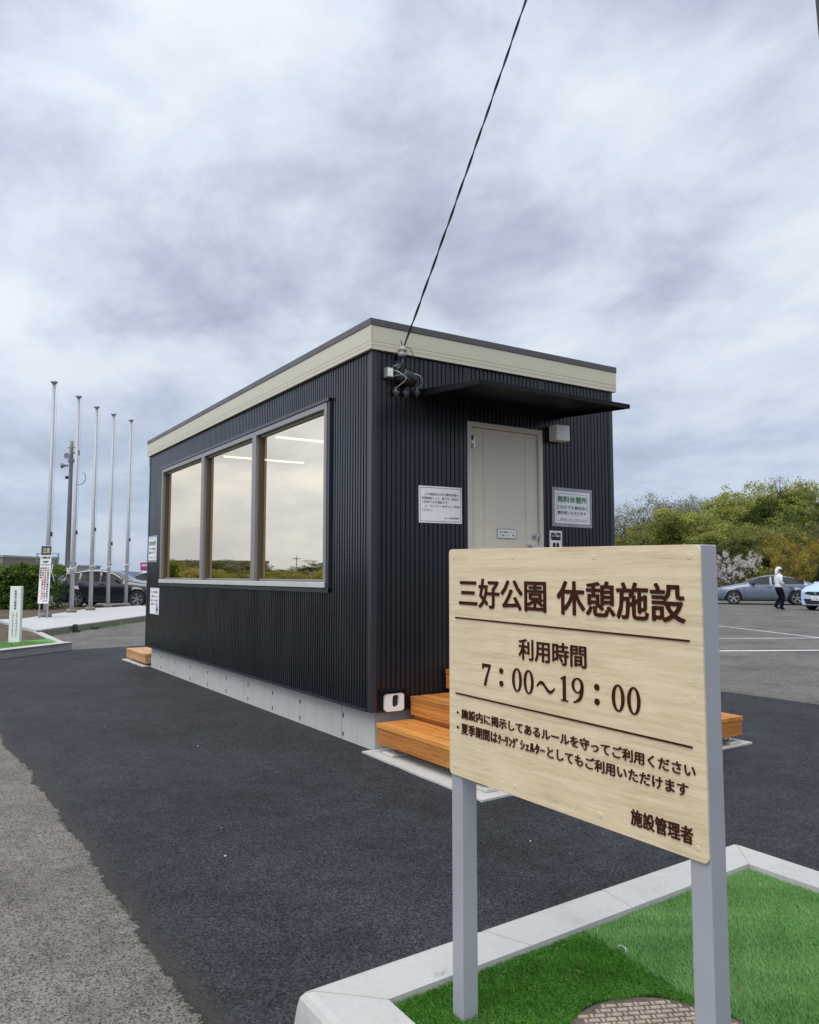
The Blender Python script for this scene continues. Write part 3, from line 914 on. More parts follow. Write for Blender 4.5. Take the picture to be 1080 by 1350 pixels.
for i, (x, z) in enumerate(((0.203, 2.895), (0.298, 2.90), (0.405, 2.915))):
    mb = MB()
    mb.tube([(x, -0.035, z + 0.045), (x, -0.035, z + 0.03), (x + 0.002, -0.036, z), (x, -0.035, z - 0.028), (x, -0.035, z - 0.04)], [0.008, 0.012, 0.036, 0.012, 0.007], 4)
    mb.box(x - 0.01, x + 0.01, -0.03, -0.0005, z - 0.005, z + 0.01)
    mb.build('cable_anchor', M['cap'], br)
def loop(pts, r, m, nm='drip_wire'):
    P = [Vector(p) for p in pts]; out = []
    for i in range(len(P) - 1):
        p0 = P[max(i - 1, 0)]; p1 = P[i]; p2 = P[i + 1]; p3 = P[min(i + 2, len(P) - 1)]
        for k in range(6):
            t = k / 6
            out.append(0.5 * ((2 * p1) + (p2 - p0) * t + (2 * p0 - 5 * p1 + 4 * p2 - p3) * t * t + (3 * p1 - p0 - 3 * p2 + p3) * t ** 3))
    out.append(P[-1])
    mb = MB(); mb.tube(out, r, 6); return mb.build(nm, m, br)
loop([(0.262, -0.065, 3.262), (0.20, -0.08, 3.23), (0.155, -0.07, 3.17), (0.15, -0.05, 3.10)], 0.0028, M['cable'])
loop([(0.262, -0.065, 3.28), (0.315, -0.08, 3.26), (0.345, -0.085, 3.19), (0.30, -0.08, 3.10), (0.28, -0.075, 3.06)], 0.0028, M['cable'])
loop([(0.165, -0.05, 3.10), (0.20, -0.075, 3.115), (0.22, -0.07, 3.09), (0.17, -0.07, 3.10)], 0.0028, M['galv'])
loop([(0.165, -0.05, 3.07), (0.20, -0.09, 3.05), (0.235, -0.145, 2.99), (0.215, -0.09, 2.95), (0.203, -0.04, 2.93)], 0.0021, M['rope'])
loop([(0.16, -0.06, 3.015), (0.21, -0.13, 3.02), (0.26, -0.145, 2.985), (0.30, -0.10, 2.97), (0.298, -0.04, 2.935)], 0.0021, M['galv'])
loop([(0.29, -0.08, 3.06), (0.36, -0.15, 3.03), (0.41, -0.12, 2.98), (0.407, -0.04, 2.945)], 0.0021, M['rope'])

# service cable: two twisted strands up to the pole beside the forecourt
PB, PT = Vector((0.262, -0.065, 3.275)), Vector((1.12, -2.875, 9.55))
def cab(t):
    p = PB.lerp(PT, t)
    p.z -= 1.15 * t * (1 - t) * 0.55
    return p
mb = MB()
strand = [[], []]
S = 700
for i in range(S + 1):
    t = (i / S) ** 1.4
    c = cab(t); d = (cab(min(1, t + .002)) - cab(max(0, t - .002))).normalized()
    u = d.orthogonal().normalized(); w = d.cross(u)
    Ls = t * (PT - PB).length
    a = 2 * math.pi * Ls / 0.42
    rr = 0.0048 * min(1, 0.25 + t * 30)
    for k in (0, 1):
        strand[k].append(c + (u * math.cos(a + k * math.pi) + w * math.sin(a + k * math.pi)) * rr)
mb.tube(strand[0], 0.0062, 6); mb.tube(strand[1], 0.0046, 6)
w0 = cab(0.045)
mb.tube([PB, (0.225, -0.07, 3.325), (0.232, -0.07, 3.30), (0.25, -0.065, 3.285)], 0.0022, 5)
mb.tube([w0, (0.275, -0.09, 3.33), (0.272, -0.07, 3.29), PB], 0.0026, 5)
o = mb.build('service_cable', M['cable'])
tag(o, 'black twisted overhead cable running up from the insulator into the sky', 'cable')
up = thing('utility_pole', 'tall dark pole at the right edge above the car park', 'utility pole', (1.57, -3.235, 0))
mb = MB(); mb.tube([(1.57, -3.235, -0.1), (1.372, -3.11, 4.6), (1.14, -2.963, 10)], [0.125, 0.112, 0.09], 20)
mb.build('shaft', M['brown_pole'], up)
mb = MB(); mb.tube([(1.163, -2.978, 9.45), (1.158, -2.975, 9.58)], 0.105, 16); mb.box(1.10, 1.16, -2.90, -2.86, 9.50, 9.57); mb.build('band', M['galv'], up)

# ------------------------------------------------------------------ timber steps on concrete slabs
def step_slab(name, poly, label):
    mb = MB()
    P = []
    for i in range(len(poly)):
        P += wob(poly[i], poly[(i + 1) % len(poly)], 0.03, 0.008, 80 + i)
    mb.prism(P, lambda a, b, d: (a, b, d), -0.02, 0.022)
    return tag(mb.build(name, M['slab'], fix=True), label, 'slab')
step_slab('concrete_slab', [(-0.04, 0.07), (-0.075, -1.50), (2.84, -1.385), (2.84, 0.07)], 'pale concrete slab with ragged edges under the front timber steps')
steps = thing('timber_steps', 'orange brown timber steps in tiers in front of the door', 'steps', (1.4, -0.7, 0.0))
def deck(x0, x1, y0, y1, z0, z1, bw=0.088, th=0.036, front_from=None, feet=False):
    """tier: boards along y on both wings, along x at the front; skirts below"""
    g = 0.009
    wing = 4 if x1 - x0 > 1.9 else 2
    fr = y0 + 3 * (bw + g)
    for side in (0, 1):
        for k in range(wing):
            a = x0 + k * (bw + g) if side == 0 else x1 - bw - k * (bw + g)
            MB().box(a, a + bw, y0, y1, z1 - th, z1 + random.uniform(-.0008, .0008)).build('tread_board', M['decky'], steps, bevel=0.003)
    xa, xb = x0 + wing * (bw + g), x1 - wing * (bw + g)
    k = 0
    while y0 + k * (bw + g) + bw <= y1 + 0.01:
        yy = y0 + k * (bw + g)
        MB().box(xa, xb - g, yy, min(yy + bw, y1), z1 - th, z1 + random.uniform(-.0008, .0008)).build('tread_board', M['deckx'], steps, bevel=0.003)
        k += 1
    zt = z1 - th - 0.002
    for nm, b, m in (('skirt_board', (x0 + 0.006, x0 + 0.042, y0 + 0.044, y1, z0, zt), 'decky'), ('skirt_board', (x1 - 0.042, x1 - 0.006, y0 + 0.044, y1, z0, zt), 'decky'), ('skirt_board', (x0 + 0.006, x1 - 0.006, y0 + 0.006, y0 + 0.042, z0, zt), 'deckx')):
        s = MB().box(*b).build(nm, M[m], steps, bevel=0.003)
        if m == 'decky':
            xs = b[0] - 0.0006 if b[0] < 1 else b[1] + 0.0006
            pts = [((xs, yy, zz), (xs + (0.004 if b[0] < 1 else -0.004), yy, zz)) for yy in np.arange(b[2] + 0.05, b[3], 0.35) for zz in (z0 + 0.035, z0 + 0.075)]
        else:
            pts = [((xx, b[2] - 0.0006, zz), (xx, b[2] + 0.004, zz)) for xx in (b[0] + 0.04, b[1] - 0.40, b[1] - 0.03) for zz in (z0 + 0.035, z0 + 0.075)]
        if nm == 'skirt_board' and b[0] < 1.5:
            for p in pts: MB().tube(p, 0.0036, 6).build('nail', M['nail'], s)
deck(0.035, 2.725, -1.385, -0.025, 0.092, 0.247)
deck(0.345, 2.415, -1.02, -0.03, 0.283, 0.428)
deck(0.69, 2.08, -0.66, -0.035, 0.465, 0.622)
for b, m in (((0.385, 0.415, -0.98, -0.03, 0.2505, 0.282), 'decky'), ((2.345, 2.375, -0.98, -0.03, 0.2505, 0.282), 'decky'), ((0.42, 2.34, -0.98, -0.95, 0.2505, 0.282), 'deckx'), ((0.73, 0.76, -0.62, -0.03, 0.4305, 0.464), 'decky'), ((2.0, 2.03, -0.62, -0.03, 0.4305, 0.464), 'decky')):
    MB().box(*b).build('riser_board', M[m], steps)
for x, y in ((0.11, -0.19), (0.115, -1.32), (0.9, -1.31), (1.75, -1.30), (2.655, -1.29), (2.65, -0.19)):
    mb = MB()
    mb.tube([(x, y, 0.045), (x, y, 0.0915)], 0.007, 8)
    mb.tube([(x, y, 0.045), (x, y, 0.052)], 0.024, 12)
    f = mb.build('adjustable_foot', M['steel'], steps)
    MB().box(x - 0.075, x + 0.075, y - 0.075, y + 0.075, 0.0225, 0.045).build('foot_block', M['slab'], f, bevel=0.004)

bs = MB()
step_slab('concrete_slab', [(-0.03, 6.88), (-0.06, 8.12), (2.7, 8.2), (2.7, 6.88)], 'pale concrete slab with a corner showing under the far timber bench')
bench = thing('timber_bench', 'low light timber bench platform behind the far end of the rest house', 'bench', (1.3, 7.5, 0))
for k in range(13):
    y = 6.90 + k * 0.092
    MB().box(0.0, 2.6, y, y + 0.088, 0.165, 0.20).build('seat_board', M['deckx'] if False else M['deckz'], bench, bevel=0.003)
MB().box(0.006, 0.042, 6.9, 8.092, 0.055, 0.163).build('skirt_board', M['deckz'], bench, bevel=0.003)
MB().box(0.044, 2.6, 6.904, 6.94, 0.055, 0.163).build('skirt_board', M['deckz'], bench, bevel=0.003)
MB().box(0.044, 2.6, 8.05, 8.088, 0.055, 0.163).build('skirt_board', M['deckz'], bench, bevel=0.003)
for y in (7.05, 7.9):
    mb = MB(); mb.tube([(0.09, y, 0.022), (0.09, y, 0.056)], 0.012, 8); mb.build('adjustable_foot', M['steel'], bench)

# ------------------------------------------------------------------ notices on the walls
def notice(name, label, O, U, W, H, N, lines, frame=None, film=0.0, tilt=0.0, group=None, mbx=None, paper='paper'):
    U = Vector(U); V = Vector((0, 0, 1)); N = Vector(N); O = Vector(O)
    if tilt:
        q = Matrix.Rotation(tilt, 3, N); U = q @ U; V = q @ V
    s = MB()
    if film:
        s.obox(O - U * film - V * film, U * (W + 2 * film), V * (H + 2 * film), N * 0.0012)
        root = s.build(name, M['film'])
        p = MB(); p.obox(O + N * 0.0013, U * W, V * H, N * 0.0008); p.build('paper', M[paper], root)
    else:
        s.obox(O, U * W, V * H, N * 0.002)
        root = s.build(name, M[paper])
    tag(root, label, 'notice', group)
    N0 = N * 0.0023
    if frame:
        ins, t, ink = frame
        fb = MB()
        for a, b, c, d in ((ins, ins, W - 2 * ins, t), (ins, H - ins - t, W - 2 * ins, t), (ins, ins + t, t, H - 2 * ins - 2 * t), (W - ins - t, ins + t, t, H - 2 * ins - 2 * t)):
            fb.obox(O + N0 + U * a + V * b, U * c, V * d, N * 0.0003)
        fb.build('border', M[ink], root)
    for body, l, r, b, t, ink, bold in lines:
        m = MB()
        put_text(m, body, O + N0, U, V, N, l * W, r * W, b * H, t * H, bold, 0.0004, 2, flat=True, copies=6)
        m.build('lettering', M[ink], root)
    return root

FN = (0, -1, 0)
A_lines = [('この施設は三好公園利用者の', .13, .93, .745, .82, 'ink', .012), ('休憩施設として、誰でもご自由に', .065, .935, .635, .71, 'ink', .012), ('ご利用できる施設です。', .065, .69, .53, .605, 'ink', .012),
           ('ルールとマナーを守ってご利用', .13, .935, .42, .495, 'ink', .012), ('ください。', .065, .31, .31, .385, 'ink', .012), ('みよし市施設管理者', .585, .93, .115, .165, 'ink', .015)]
notice('notice', 'cream white notice in a thin black border left of the beige door', (0.449, -0.003, 1.835), (1, 0, 0), 0.443, 0.31, FN, A_lines, (0.012, 0.0035, 'ink'), tilt=R(0.4))
B_lines = [('無料休憩所', .07, .93, .64, .86, 'inkgreen', .03), ('どなたでも御自由に', .06, .95, .44, .56, 'inkblue', .02), ('御利用いただけます', .07, .90, .27, .39, 'inkblue', .02), ('使用時間は７時から１９時までとなります', .14, .93, .105, .15, 'ink', .01)]
notice('notice', 'laminated notice with green heading on the front wall right of the door', (1.972, -0.003, 1.888), (1, 0, 0), 0.452, 0.303, FN, B_lines, (0.022, 0.003, 'inkblue'), film=0.033, tilt=R(-0.5))
nt = notice('notice', 'narrow white sticker with black panel just behind the top edge of the wooden sign', (1.902, -0.003, 1.49), (1, 0, 0), 0.155, 0.322, FN,
            [('防犯', .40, .60, .885, .925, 'paper', .02), ('カメラ作動中', .17, .83, .82, .875, 'paper', .03)])
for ch in list(nt.children): ch.location.y -= 0.0008
mb = MB()
rr = []
for cx_, cz_, a0 in ((0.03, 0.245, 180), (0.125, 0.245, 270), (0.125, 0.29, 0), (0.03, 0.29, 90)):
    for k in range(5):
        a = R(a0 + k * 22.5); rr.append((1.902 + cx_ + 0.012 * math.cos(a), 1.49 + cz_ + 0.012 * math.sin(a)))
mb.prism(rr, lambda a, b, d: (a, d, b), -0.0056, -0.0051)
for c in (0.055, 0.100):
    mb.prism([(1.902 + c + 0.019 * math.cos(t), 1.49 + 0.19 + (0.024 if math.sin(t) > 0 else 0.05) * math.sin(t)) for t in np.linspace(0, 2 * math.pi, 18, endpoint=False)], lambda a, b, d: (a, d, b), -0.0056, -0.0051)
for a, b, c, d in ((.012, .012, .131, .002), (.012, .308, .131, .002), (.012, .014, .002, .294), (.141, .014, .002, .294)):
    mb.box(1.902 + a, 1.902 + a + c, -0.0056, -0.0051, 1.49 + b, 1.49 + b + d)
mb.build('printed_panel', M['ink'], nt, fix=True)
dn = notice('notice', 'small white notice with a red mark stuck on the beige door leaf', (1.297, 0.0065, 1.732), (1, 0, 0), 0.206, 0.072, FN,
            [('扉の施錠について', .08, .92, .56, .84, 'ink', .01), ('ご注意ください', .08, .70, .16, .44, 'ink', .01)], film=0.008)
mb = MB()
mb.prism([(1.297 + .163, 1.732 + .018), (1.297 + .185, 1.732 + .010), (1.297 + .188, 1.732 + .032), (1.297 + .176, 1.732 + .028), (1.297 + .166, 1.732 + .034)], lambda a, b, d: (a, d, b), 0.0040, 0.0044)
mb.build('red_mark', M['inkred'], dn, fix=True)
LN = (-1, 0, 0)
notice('notice', 'laminated notice with green heading at the far end of the window wall', (-0.003, 6.82, 1.625), (0, -1, 0), 0.44, 0.335, LN, B_lines, (0.02, 0.003, 'inkblue'), film=0.03)
nn = notice('notice', 'white notice with a small blue figure low at the far end of the window wall', (-0.003, 6.66, 0.825), (0, -1, 0), 0.49, 0.385, LN,
            [('外での喫煙は', .12, .88, .80, .88, 'inkbrown', .02), ('ご遠慮ください', .12, .88, .64, .72, 'ink', .02), ('静かにご利用を', .12, .88, .48, .56, 'inkbrown', .02), ('お願いします', .12, .80, .34, .42, 'ink', .02)], (0.012, 0.003, 'film'))
mb = MB()
for pts in ([(0.335, .07), (0.375, .135), (0.40, .135), (0.445, .07), (0.42, .04), (0.36, .04)], [(0.362, .015), (0.378, .015), (0.378, .038), (0.362, .038)], [(0.402, .015), (0.418, .015), (0.418, .038), (0.402, .038)]):
    mb.prism([(6.66 - a, 0.825 + b) for a, b in pts], lambda a, b, d: (d, a, b), -0.0060, -0.0052)
mb.prism([(6.66 - .388 + .026 * math.cos(t), 0.825 + .152 + .022 * math.sin(t)) for t in np.linspace(0, 6.283, 14, endpoint=False)], lambda a, b, d: (d, a, b), -0.0060, -0.0052)
mb.build('printed_figure', M['navysign'], nn, fix=True)

# ------------------------------------------------------------------ information sign
SY, SA, SW, SZ0, SH, SROLL = -3.463, 0.0438, 0.8714, 0.811, 0.667, -0.0142
SK = 1.018
SO = cam.location + (Vector((-1.72, SY, SZ0)) - cam.location) * SK
SU = Vector((math.sin(SA), -math.cos(SA), SROLL)) * SK; SV = Vector((0, 0, SK)); SN = Vector((-math.cos(SA), -math.sin(SA), 0)) * SK
def SP(u, v, n=0.0): return SO + SU * u + SV * v + SN * n
sign = thing('information_sign', 'wooden faced information sign with brown raised lettering on two grey posts in artificial grass', 'sign', (-1.70, -3.9, 0.1))
rad = 0.013; poly = []
for cu, cv, a0 in ((rad, rad, 180), (SW - rad, rad, 270), (SW - rad, SH - rad, 0), (rad, SH - rad, 90)):
    for k in range(7):
        a = R(a0 + 15 * k); poly.append((cu + rad * math.cos(a), cv + rad * math.sin(a)))
mb = MB(); mb.cur = 0
mb.prism(poly, lambda a, b, d: tuple(SP(a, b, d)), -0.006, 0.0)
bd = mb.build('board', M['board'], sign, fix=True, bevel=0.0012, bsegs=1)
for u in (0.0005, SW - 0.0505):
    mb = MB()
    p0 = SP(u, 0, -0.0065); hz = 0.03
    top = (SH - 0.0005) * SK
    o0 = Vector((p0.x, p0.y, hz)); uu = Vector((SU.x, SU.y, 0)) * 0.05
    mb.obox(o0, uu, -SN * 0.056, Vector((0, 0, p0.z + top - hz)))
    mb.build('post', M['post'], sign, bevel=0.003, bsegs=3)
mb = MB()
for v in (0.10, SH - 0.14):
    mb.obox(SP(0.052, v, -0.0065), SU * (SW - 0.104), SV * 0.04, -SN * 0.03)
mb.build('rear_rail', M['post'], sign)
TH = 0.0022
def st(body, l, r, b, t, bold, n=8):
    L = MB()
    put_text(L, body, SP(0, 0, 0.0003), SU, SV, SN, l, r, b, t, bold, TH, 2, copies=n)
    L.build('lettering', M['inkbrown'], bd)
st('三好公園', 0.050, 0.4115, 0.4965, 0.581, 0.0155, 12)
st('休憩施設', 0.4500, 0.832, 0.4955, 0.5825, 0.0155, 12)
st('利用時間', 0.3055, 0.5465, 0.3665, 0.4235, 0.014)
st('・施設内に掲示してあるルールを守ってご利用ください', 0.037, 0.8458, 0.1700, 0.1985, 0.011)
st('・夏季期間は', 0.037, 0.2160, 0.1255, 0.1570, 0.011)
st('ｸｰﾘﾝｸﾞ', 0.2190, 0.298, 0.1270, 0.1555, 0.012)
st('ｼｪﾙﾀｰ', 0.3075, 0.3990, 0.1275, 0.1545, 0.012)
st('としてもご利用いただけます', 0.4080, 0.8270, 0.1265, 0.1560, 0.011)
st('施設管理者', 0.6725, 0.8355, 0.0300, 0.0665, 0.014)
# the hours in seriffed figures, drawn as outlines
def ring(outer, inner=None):
    c = bpy.data.curves.new('c', 'CURVE'); c.dimensions = '2D'; c.fill_mode = 'BOTH'; c.extrude = TH / 2
    for loop_ in ([outer] if inner is None else [outer, inner]):
        s = c.splines.new('POLY'); s.points.add(len(loop_) - 1); s.use_cyclic_u = True
        for p, q in zip(s.points, loop_): p.co = (q[0], q[1], 0, 1)
    o = bpy.data.objects.new('c', c); COL.objects.link(o)
    ev = o.evaluated_get(bpy.context.evaluated_depsgraph_get()); me = ev.to_mesh()
    vs = [tuple(SP(p.co.x, p.co.y, 0.0003 + TH / 2 + p.co.z)) for p in me.vertices]; fs = [tuple(p.vertices) for p in me.polygons]
    ev.to_mesh_clear(); bpy.data.objects.remove(o); bpy.data.curves.remove(c)
    m = MB(); m.add(vs, fs); m.build('lettering', M['inkbrown'], bd)
def ell(cu, cv, ru, rv, n=32, p=1.0, a0=0, a1=2 * math.pi):
    return [(cu + ru * math.cos(a), cv + rv * math.sin(a)) for a in np.linspace(a0, a1, n, endpoint=(a1 - a0) < 6.28)]
B0, T0 = 0.2785, 0.3420; HH = T0 - B0; CV = (B0 + T0) / 2
def zero(l, r): ring(ell((l + r) / 2, CV, (r - l) / 2, HH / 2), ell((l + r) / 2, CV, (r - l) / 2 - 0.0088, HH / 2 - 0.0038))
for l, r in ((0.2790, 0.3160), (0.3240, 0.3610), (0.6240, 0.6610), (0.6695, 0.7065)): zero(l, r)
for cu in (0.2345, 0.5780):
    for cv in (0.2925, 0.3270): ring(ell(cu, cv, 0.0078, 0.0078, 20))
ring([(0.1540, 0.3400), (0.1895, 0.3400), (0.1895, 0.3345), (0.1760, 0.3020), (0.1715, 0.2840), (0.1705, 0.2785), (0.1605, 0.2785), (0.1625, 0.2860), (0.1690, 0.3040), (0.1815, 0.3310), (0.1640, 0.3310), (0.1590, 0.3290), (0.1570, 0.3240), (0.1540, 0.3240)])
ring([(0.4590, 0.3350), (0.4590, 0.3318), (0.4665, 0.3330), (0.4665, 0.2850), (0.4650, 0.2822), (0.4590, 0.2812), (0.4590, 0.2785), (0.4835, 0.2785), (0.4835, 0.2812), (0.4775, 0.2822), (0.4760, 0.2850), (0.4760, 0.3420), (0.4725, 0.3420)])
ring(ell(0.5160, 0.3230, 0.0195, 0.0192), ell(0.5155, 0.3230, 0.0110, 0.0155))
ring(ell(0.5120, 0.3190, 0.0235, 0.0370, 14, a0=R(5), a1=R(-78)) + [(0.5090, 0.2805), (0.5020, 0.2785), (0.5020, 0.2820), (0.5100, 0.2860)] + ell(0.5080, 0.3190, 0.0180, 0.0320, 12, a0=R(-62), a1=R(0)))
wv = [(0.3735 + 0.0635 * t, 0.3045 + 0.0105 * math.sin(2 * math.pi * t)) for t in np.linspace(0, 1, 30)]
ring([(a, b + 0.0048 * (0.55 + 0.45 * math.sin(math.pi * i / 29))) for i, (a, b) in enumerate(wv)] + [(a, b - 0.0048 * (0.55 + 0.45 * math.sin(math.pi * i / 29))) for i, (a, b) in reversed(list(enumerate(wv)))])
for v0, v1 in ((0.4629, 0.4592), (0.2399, 0.2343)):
    mb = MB(); o0 = SP(0.0318, v0 - 0.0022, 0.0003)
    mb.obox(o0, SU * 0.8086 + SV * (v1 - v0), SV * 0.0042, SN * 0.0025); mb.build('rule_line', M['inkbrown'], bd)
for u, v in ((0.0245, 0.644), (0.283, 0.643), (0.5735, 0.6415), (0.845, 0.6415), (0.0224, 0.337), (0.845, 0.3355), (0.0245, 0.026), (0.283, 0.026), (0.579, 0.026), (0.845, 0.026)):
    mb = MB(); mb.tube([SP(u, v, -0.0002), SP(u, v, 0.0003), SP(u, v, 0.0005)], [0.0070, 0.0070, 0.0055], 18); mb.build('screw_cap', M['board'], bd)

# ------------------------------------------------------------------ kerbed bed with artificial grass and the lid
KA, KB = (-2.05, -3.075), (0.325, -2.965)
def kerb_run(name, pts, w, h, joints, left=True):
    """kerb swept along pts (outer top line), mitred, in blocks with mortar joints"""
    prof = [(0.0, -0.03), (0.012, h - 0.05), (0.018, h - 0.022), (0.03, h - 0.007), (0.05, h), (w, h), (w, -0.03)]
    P = [Vector((x, y)) for x, y in pts]
    segn = []
    for i in range(len(P) - 1):
        d = (P[i + 1] - P[i]).normalized(); segn.append(Vector((d.y, -d.x)))
    def off(i, a):
        if i == 0: return P[0] + segn[0] * a
        if i == len(P) - 1: return P[-1] + segn[-1] * a
        m = (segn[i - 1] + segn[i]); m = m / (1 + segn[i - 1].dot(segn[i]))
        return P[i] + m * a
    blocks, mort = MB(), MB()
    for i in range(len(P) - 1):
        Lg = (P[i + 1] - P[i]).length
        js = [0.0] + [j for j in joints[i]] + [Lg]
        for k in range(len(js) - 1):
            t0, t1 = js[k] / Lg, js[k + 1] / Lg
            g0 = 0.006 / Lg; 
            rings = []
            for t, s in ((t0, g0), (t1, -g0)):
                ring_ = []
                for a, z in prof:
                    A, B = off(i, a), off(i + 1, a)
                    q = A.lerp(B, min(1, max(0, t + s))); ring_.append((q.x, q.y, z))
                rings.append(ring_)
            n = len(prof)
            blocks.add(rings[0] + rings[1], [(j, j + 1, n + j + 1, n + j) for j in range(n - 1)] + [tuple(reversed(range(n))), tuple(range(n, 2 * n))])
        rings = []
        for q_, I in ((0, i), (1, i + 1)):
            rings.append([(off(I, a + (0.003 if a < w * .5 else -0.003)).x, off(I, a + (0.003 if a < w * .5 else -0.003)).y, z - 0.003) for a, z in prof])
        n = len(prof)
        mort.add(rings[0] + rings[1], [(j, j + 1, n + j + 1, n + j) for j in range(n - 1)])
    o = blocks.build(name, M['kerb'], fix=True, loc=(0, 0, 0))
    tag(o, kind='structure')
    m = mort.build(name + '_mortar', M['mortar'], fix=True, loc=(0, 0, 0)); tag(m, kind='structure')
kerb_run('kerb', [(-2.105, -7.0), KA, KB, (0.285, -7.0)], 0.225, 0.12, [[3.4], [0.735, 1.395], [0.65, 1.3, 2.0]])
tb = sheet('planting_bed', [(-1.90, -7), (-1.90, -3.2), (0.2, -3.15), (0.2, -7)], 0.089, M['turf_base_d'])
LC, LR = (-1.298, -3.915), 0.296
def seam_x(y): return -0.955 + (y + 3.215) * 0.11
def turf(name, label, poly_fn, x0, x1, y0, y1, dens, m, lean, length, wid, shade_mu, seed):
    r = np.random.default_rng(seed)
    n = int((x1 - x0) * (y1 - y0) * dens)
    X = r.uniform(x0, x1, n); Y = r.uniform(y0, y1, n)
    keep = poly_fn(X, Y); X, Y = X[keep], Y[keep]; n = len(X)
    clump = 0.5 + 0.25 * np.sin(X * 21 + 3 * np.sin(Y * 13)) + 0.25 * np.sin(Y * 27 + 2 * np.sin(X * 17))
    band = 0.5 + 0.5 * np.sin(X * 6.1 + Y * 13 + 1.5 * np.sin(X * 2.7))
    az = lean[0] + r.normal(0, 0.75, n); tl = np.clip(lean[1] + r.normal(0, 0.3, n) + 0.15 * (band - 0.5), 0.05, 1.35)
    h = length * r.uniform(0.65, 1.25, n) * (0.85 + 0.3 * clump)
    w = wid * r.uniform(0.7, 1.3, n)
    ba = az + math.pi / 2 + r.normal(0, 0.7, n)
    bx, by = np.cos(ba) * w / 2, np.sin(ba) * w / 2
    z0 = 0.090
    tx, ty, tz = X + np.cos(az) * np.sin(tl) * h, Y + np.sin(az) * np.sin(tl) * h, z0 + np.cos(tl) * h
    mx, my, mz = X + np.cos(az) * np.sin(tl * .45) * h * .55, Y + np.sin(az) * np.sin(tl * .45) * h * .55, z0 + np.cos(tl * .5) * h * .55
    V = np.stack([np.stack([X - bx, Y - by, np.full(n, z0)], 1), np.stack([X + bx, Y + by, np.full(n, z0)], 1), np.stack([mx + bx * .9, my + by * .9, mz], 1), np.stack([tx, ty, tz], 1), np.stack([mx - bx * .9, my - by * .9, mz], 1)], 1).reshape(-1, 3)
    i = np.arange(n)[:, None] * 5
    Fq = np.concatenate([i + np.array([[0, 1, 2, 4]])], 0); 
    Ft = i + np.array([[4, 2, 3, 3]])
    F = np.concatenate([i + np.array([[0, 1, 2]]), i + np.array([[0, 2, 4]]), i + np.array([[4, 2, 3]])], 0)
    sh = np.clip(shade_mu + r.normal(0, 0.2, n) + 0.18 * (band - .5) + 0.22 * (clump - .5), 0, 1)
    sh[r.uniform(0, 1, n) < 0.012] = 1.0
    o = np_mesh(name, V, F, M[m], attr=np.concatenate([sh, sh, sh]))
    return tag(o, label, 'artificial grass', kind='stuff')
inlid = lambda X, Y: (X - LC[0]) ** 2 + (Y - LC[1]) ** 2 < (LR + 0.006 + 0.012 * np.sin(9 * np.arctan2(Y - LC[1], X - LC[0]))) ** 2
turf('artificial_grass', 'darker piece of artificial grass round the patterned lid and left post', lambda X, Y: (X < seam_x(Y) - .004 + 0.006 * np.sin(Y * 60)) & ~inlid(X, Y) & (Y < -3.275 + 0.046 * (X + 1.8)), -1.835, -0.9, -4.3, -3.15, 105000, 'turf_d', (R(200), 0.70), 0.022, 0.0020, 0.45, 11)
turf('artificial_grass', 'paler piece of artificial grass right of the seam', lambda X, Y: (X > seam_x(Y) + .004 + 0.006 * np.sin(Y * 60)) & ~inlid(X, Y) & (Y < -3.275 + 0.046 * (X + 1.8)) & (X < 0.092), -1.1, 0.1, -4.3, -3.1, 95000, 'turf_l', (R(75), 0.8), 0.020, 0.0019, 0.5, 12)
# stray weed on the kerb by the left post
mb = MB()
for k in range(26):
    a = R(150 + random.gauss(0, 60)); l = random.uniform(.02, .05); x, y = -1.60 + random.gauss(0, .012), -3.262 + random.gauss(0, .006)
    mb.add([(x - .0012, y, .1), (x + .0012, y, .1), (x + math.cos(a) * l, y + abs(math.sin(a)) * l * .6, .118 + random.uniform(.004, .02))], [(0, 1, 2)])
for k in range(60):
    a = random.uniform(0, 6.28); l = random.uniform(.02, .05); x, y = -1.655 + random.gauss(0, .03), -3.54 + random.gauss(0, .025)
    mb.add([(x - .0012, y, .09), (x + .0012, y, .09), (x + math.cos(a) * l * .5, y + math.sin(a) * l * .5, .11 + random.uniform(.006, .03))], [(0, 1, 2)])
tag(mb.build('weed_tuft', pmat('weed', (0.12, 0.17, 0.05), 0.8)), 'thin weed tufts growing beside the left sign post and on the kerb', 'weed', kind='stuff')
mb = MB()
for k in range(4):
    a = random.uniform(0, 6.28); l = random.uniform(.02, .045); x, y = -0.965 + random.gauss(0, .012), -3.42 + random.gauss(0, .02)
    mb.tube([(x, y, .112), (x + math.cos(a) * l * .5, y + math.sin(a) * l * .5, .118), (x + math.cos(a) * l, y + math.sin(a) * l, .111)], .0008, 4)
tag(mb.build('dry_fibre', M['rope']), 'pale dry fibres lying on the seam of the artificial grass', 'dry fibre', kind='stuff')
mb = MB()
for k in range(46):
    x, y = random.uniform(-1.75, 0.05), random.uniform(-3.95, -3.3); s = random.uniform(.004, .011); a = random.uniform(0, 6.28)
    if inlid(x, y): continue
    c, d = math.cos(a) * s, math.sin(a) * s; z = .111 + random.uniform(0, .004)
    mb.add([(x - c, y - d, z), (x + d * .45, y - c * .45, z + .002), (x + c, y + d, z + random.uniform(0, .004)), (x - d * .45, y + c * .45, z + .001)], [(0, 1, 2, 3)])
tag(mb.build('leaf_litter', pmat('litter', (0.14, 0.09, 0.045), 0.9, var=0.5, vscale=40)), 'tiny dry leaf fragments scattered over the artificial grass', 'leaf litter', kind='stuff')
lid = thing('inspection_lid', 'round brown lid with a raised basket weave pattern set in the grass', 'manhole lid', (LC[0], LC[1], 0.085))
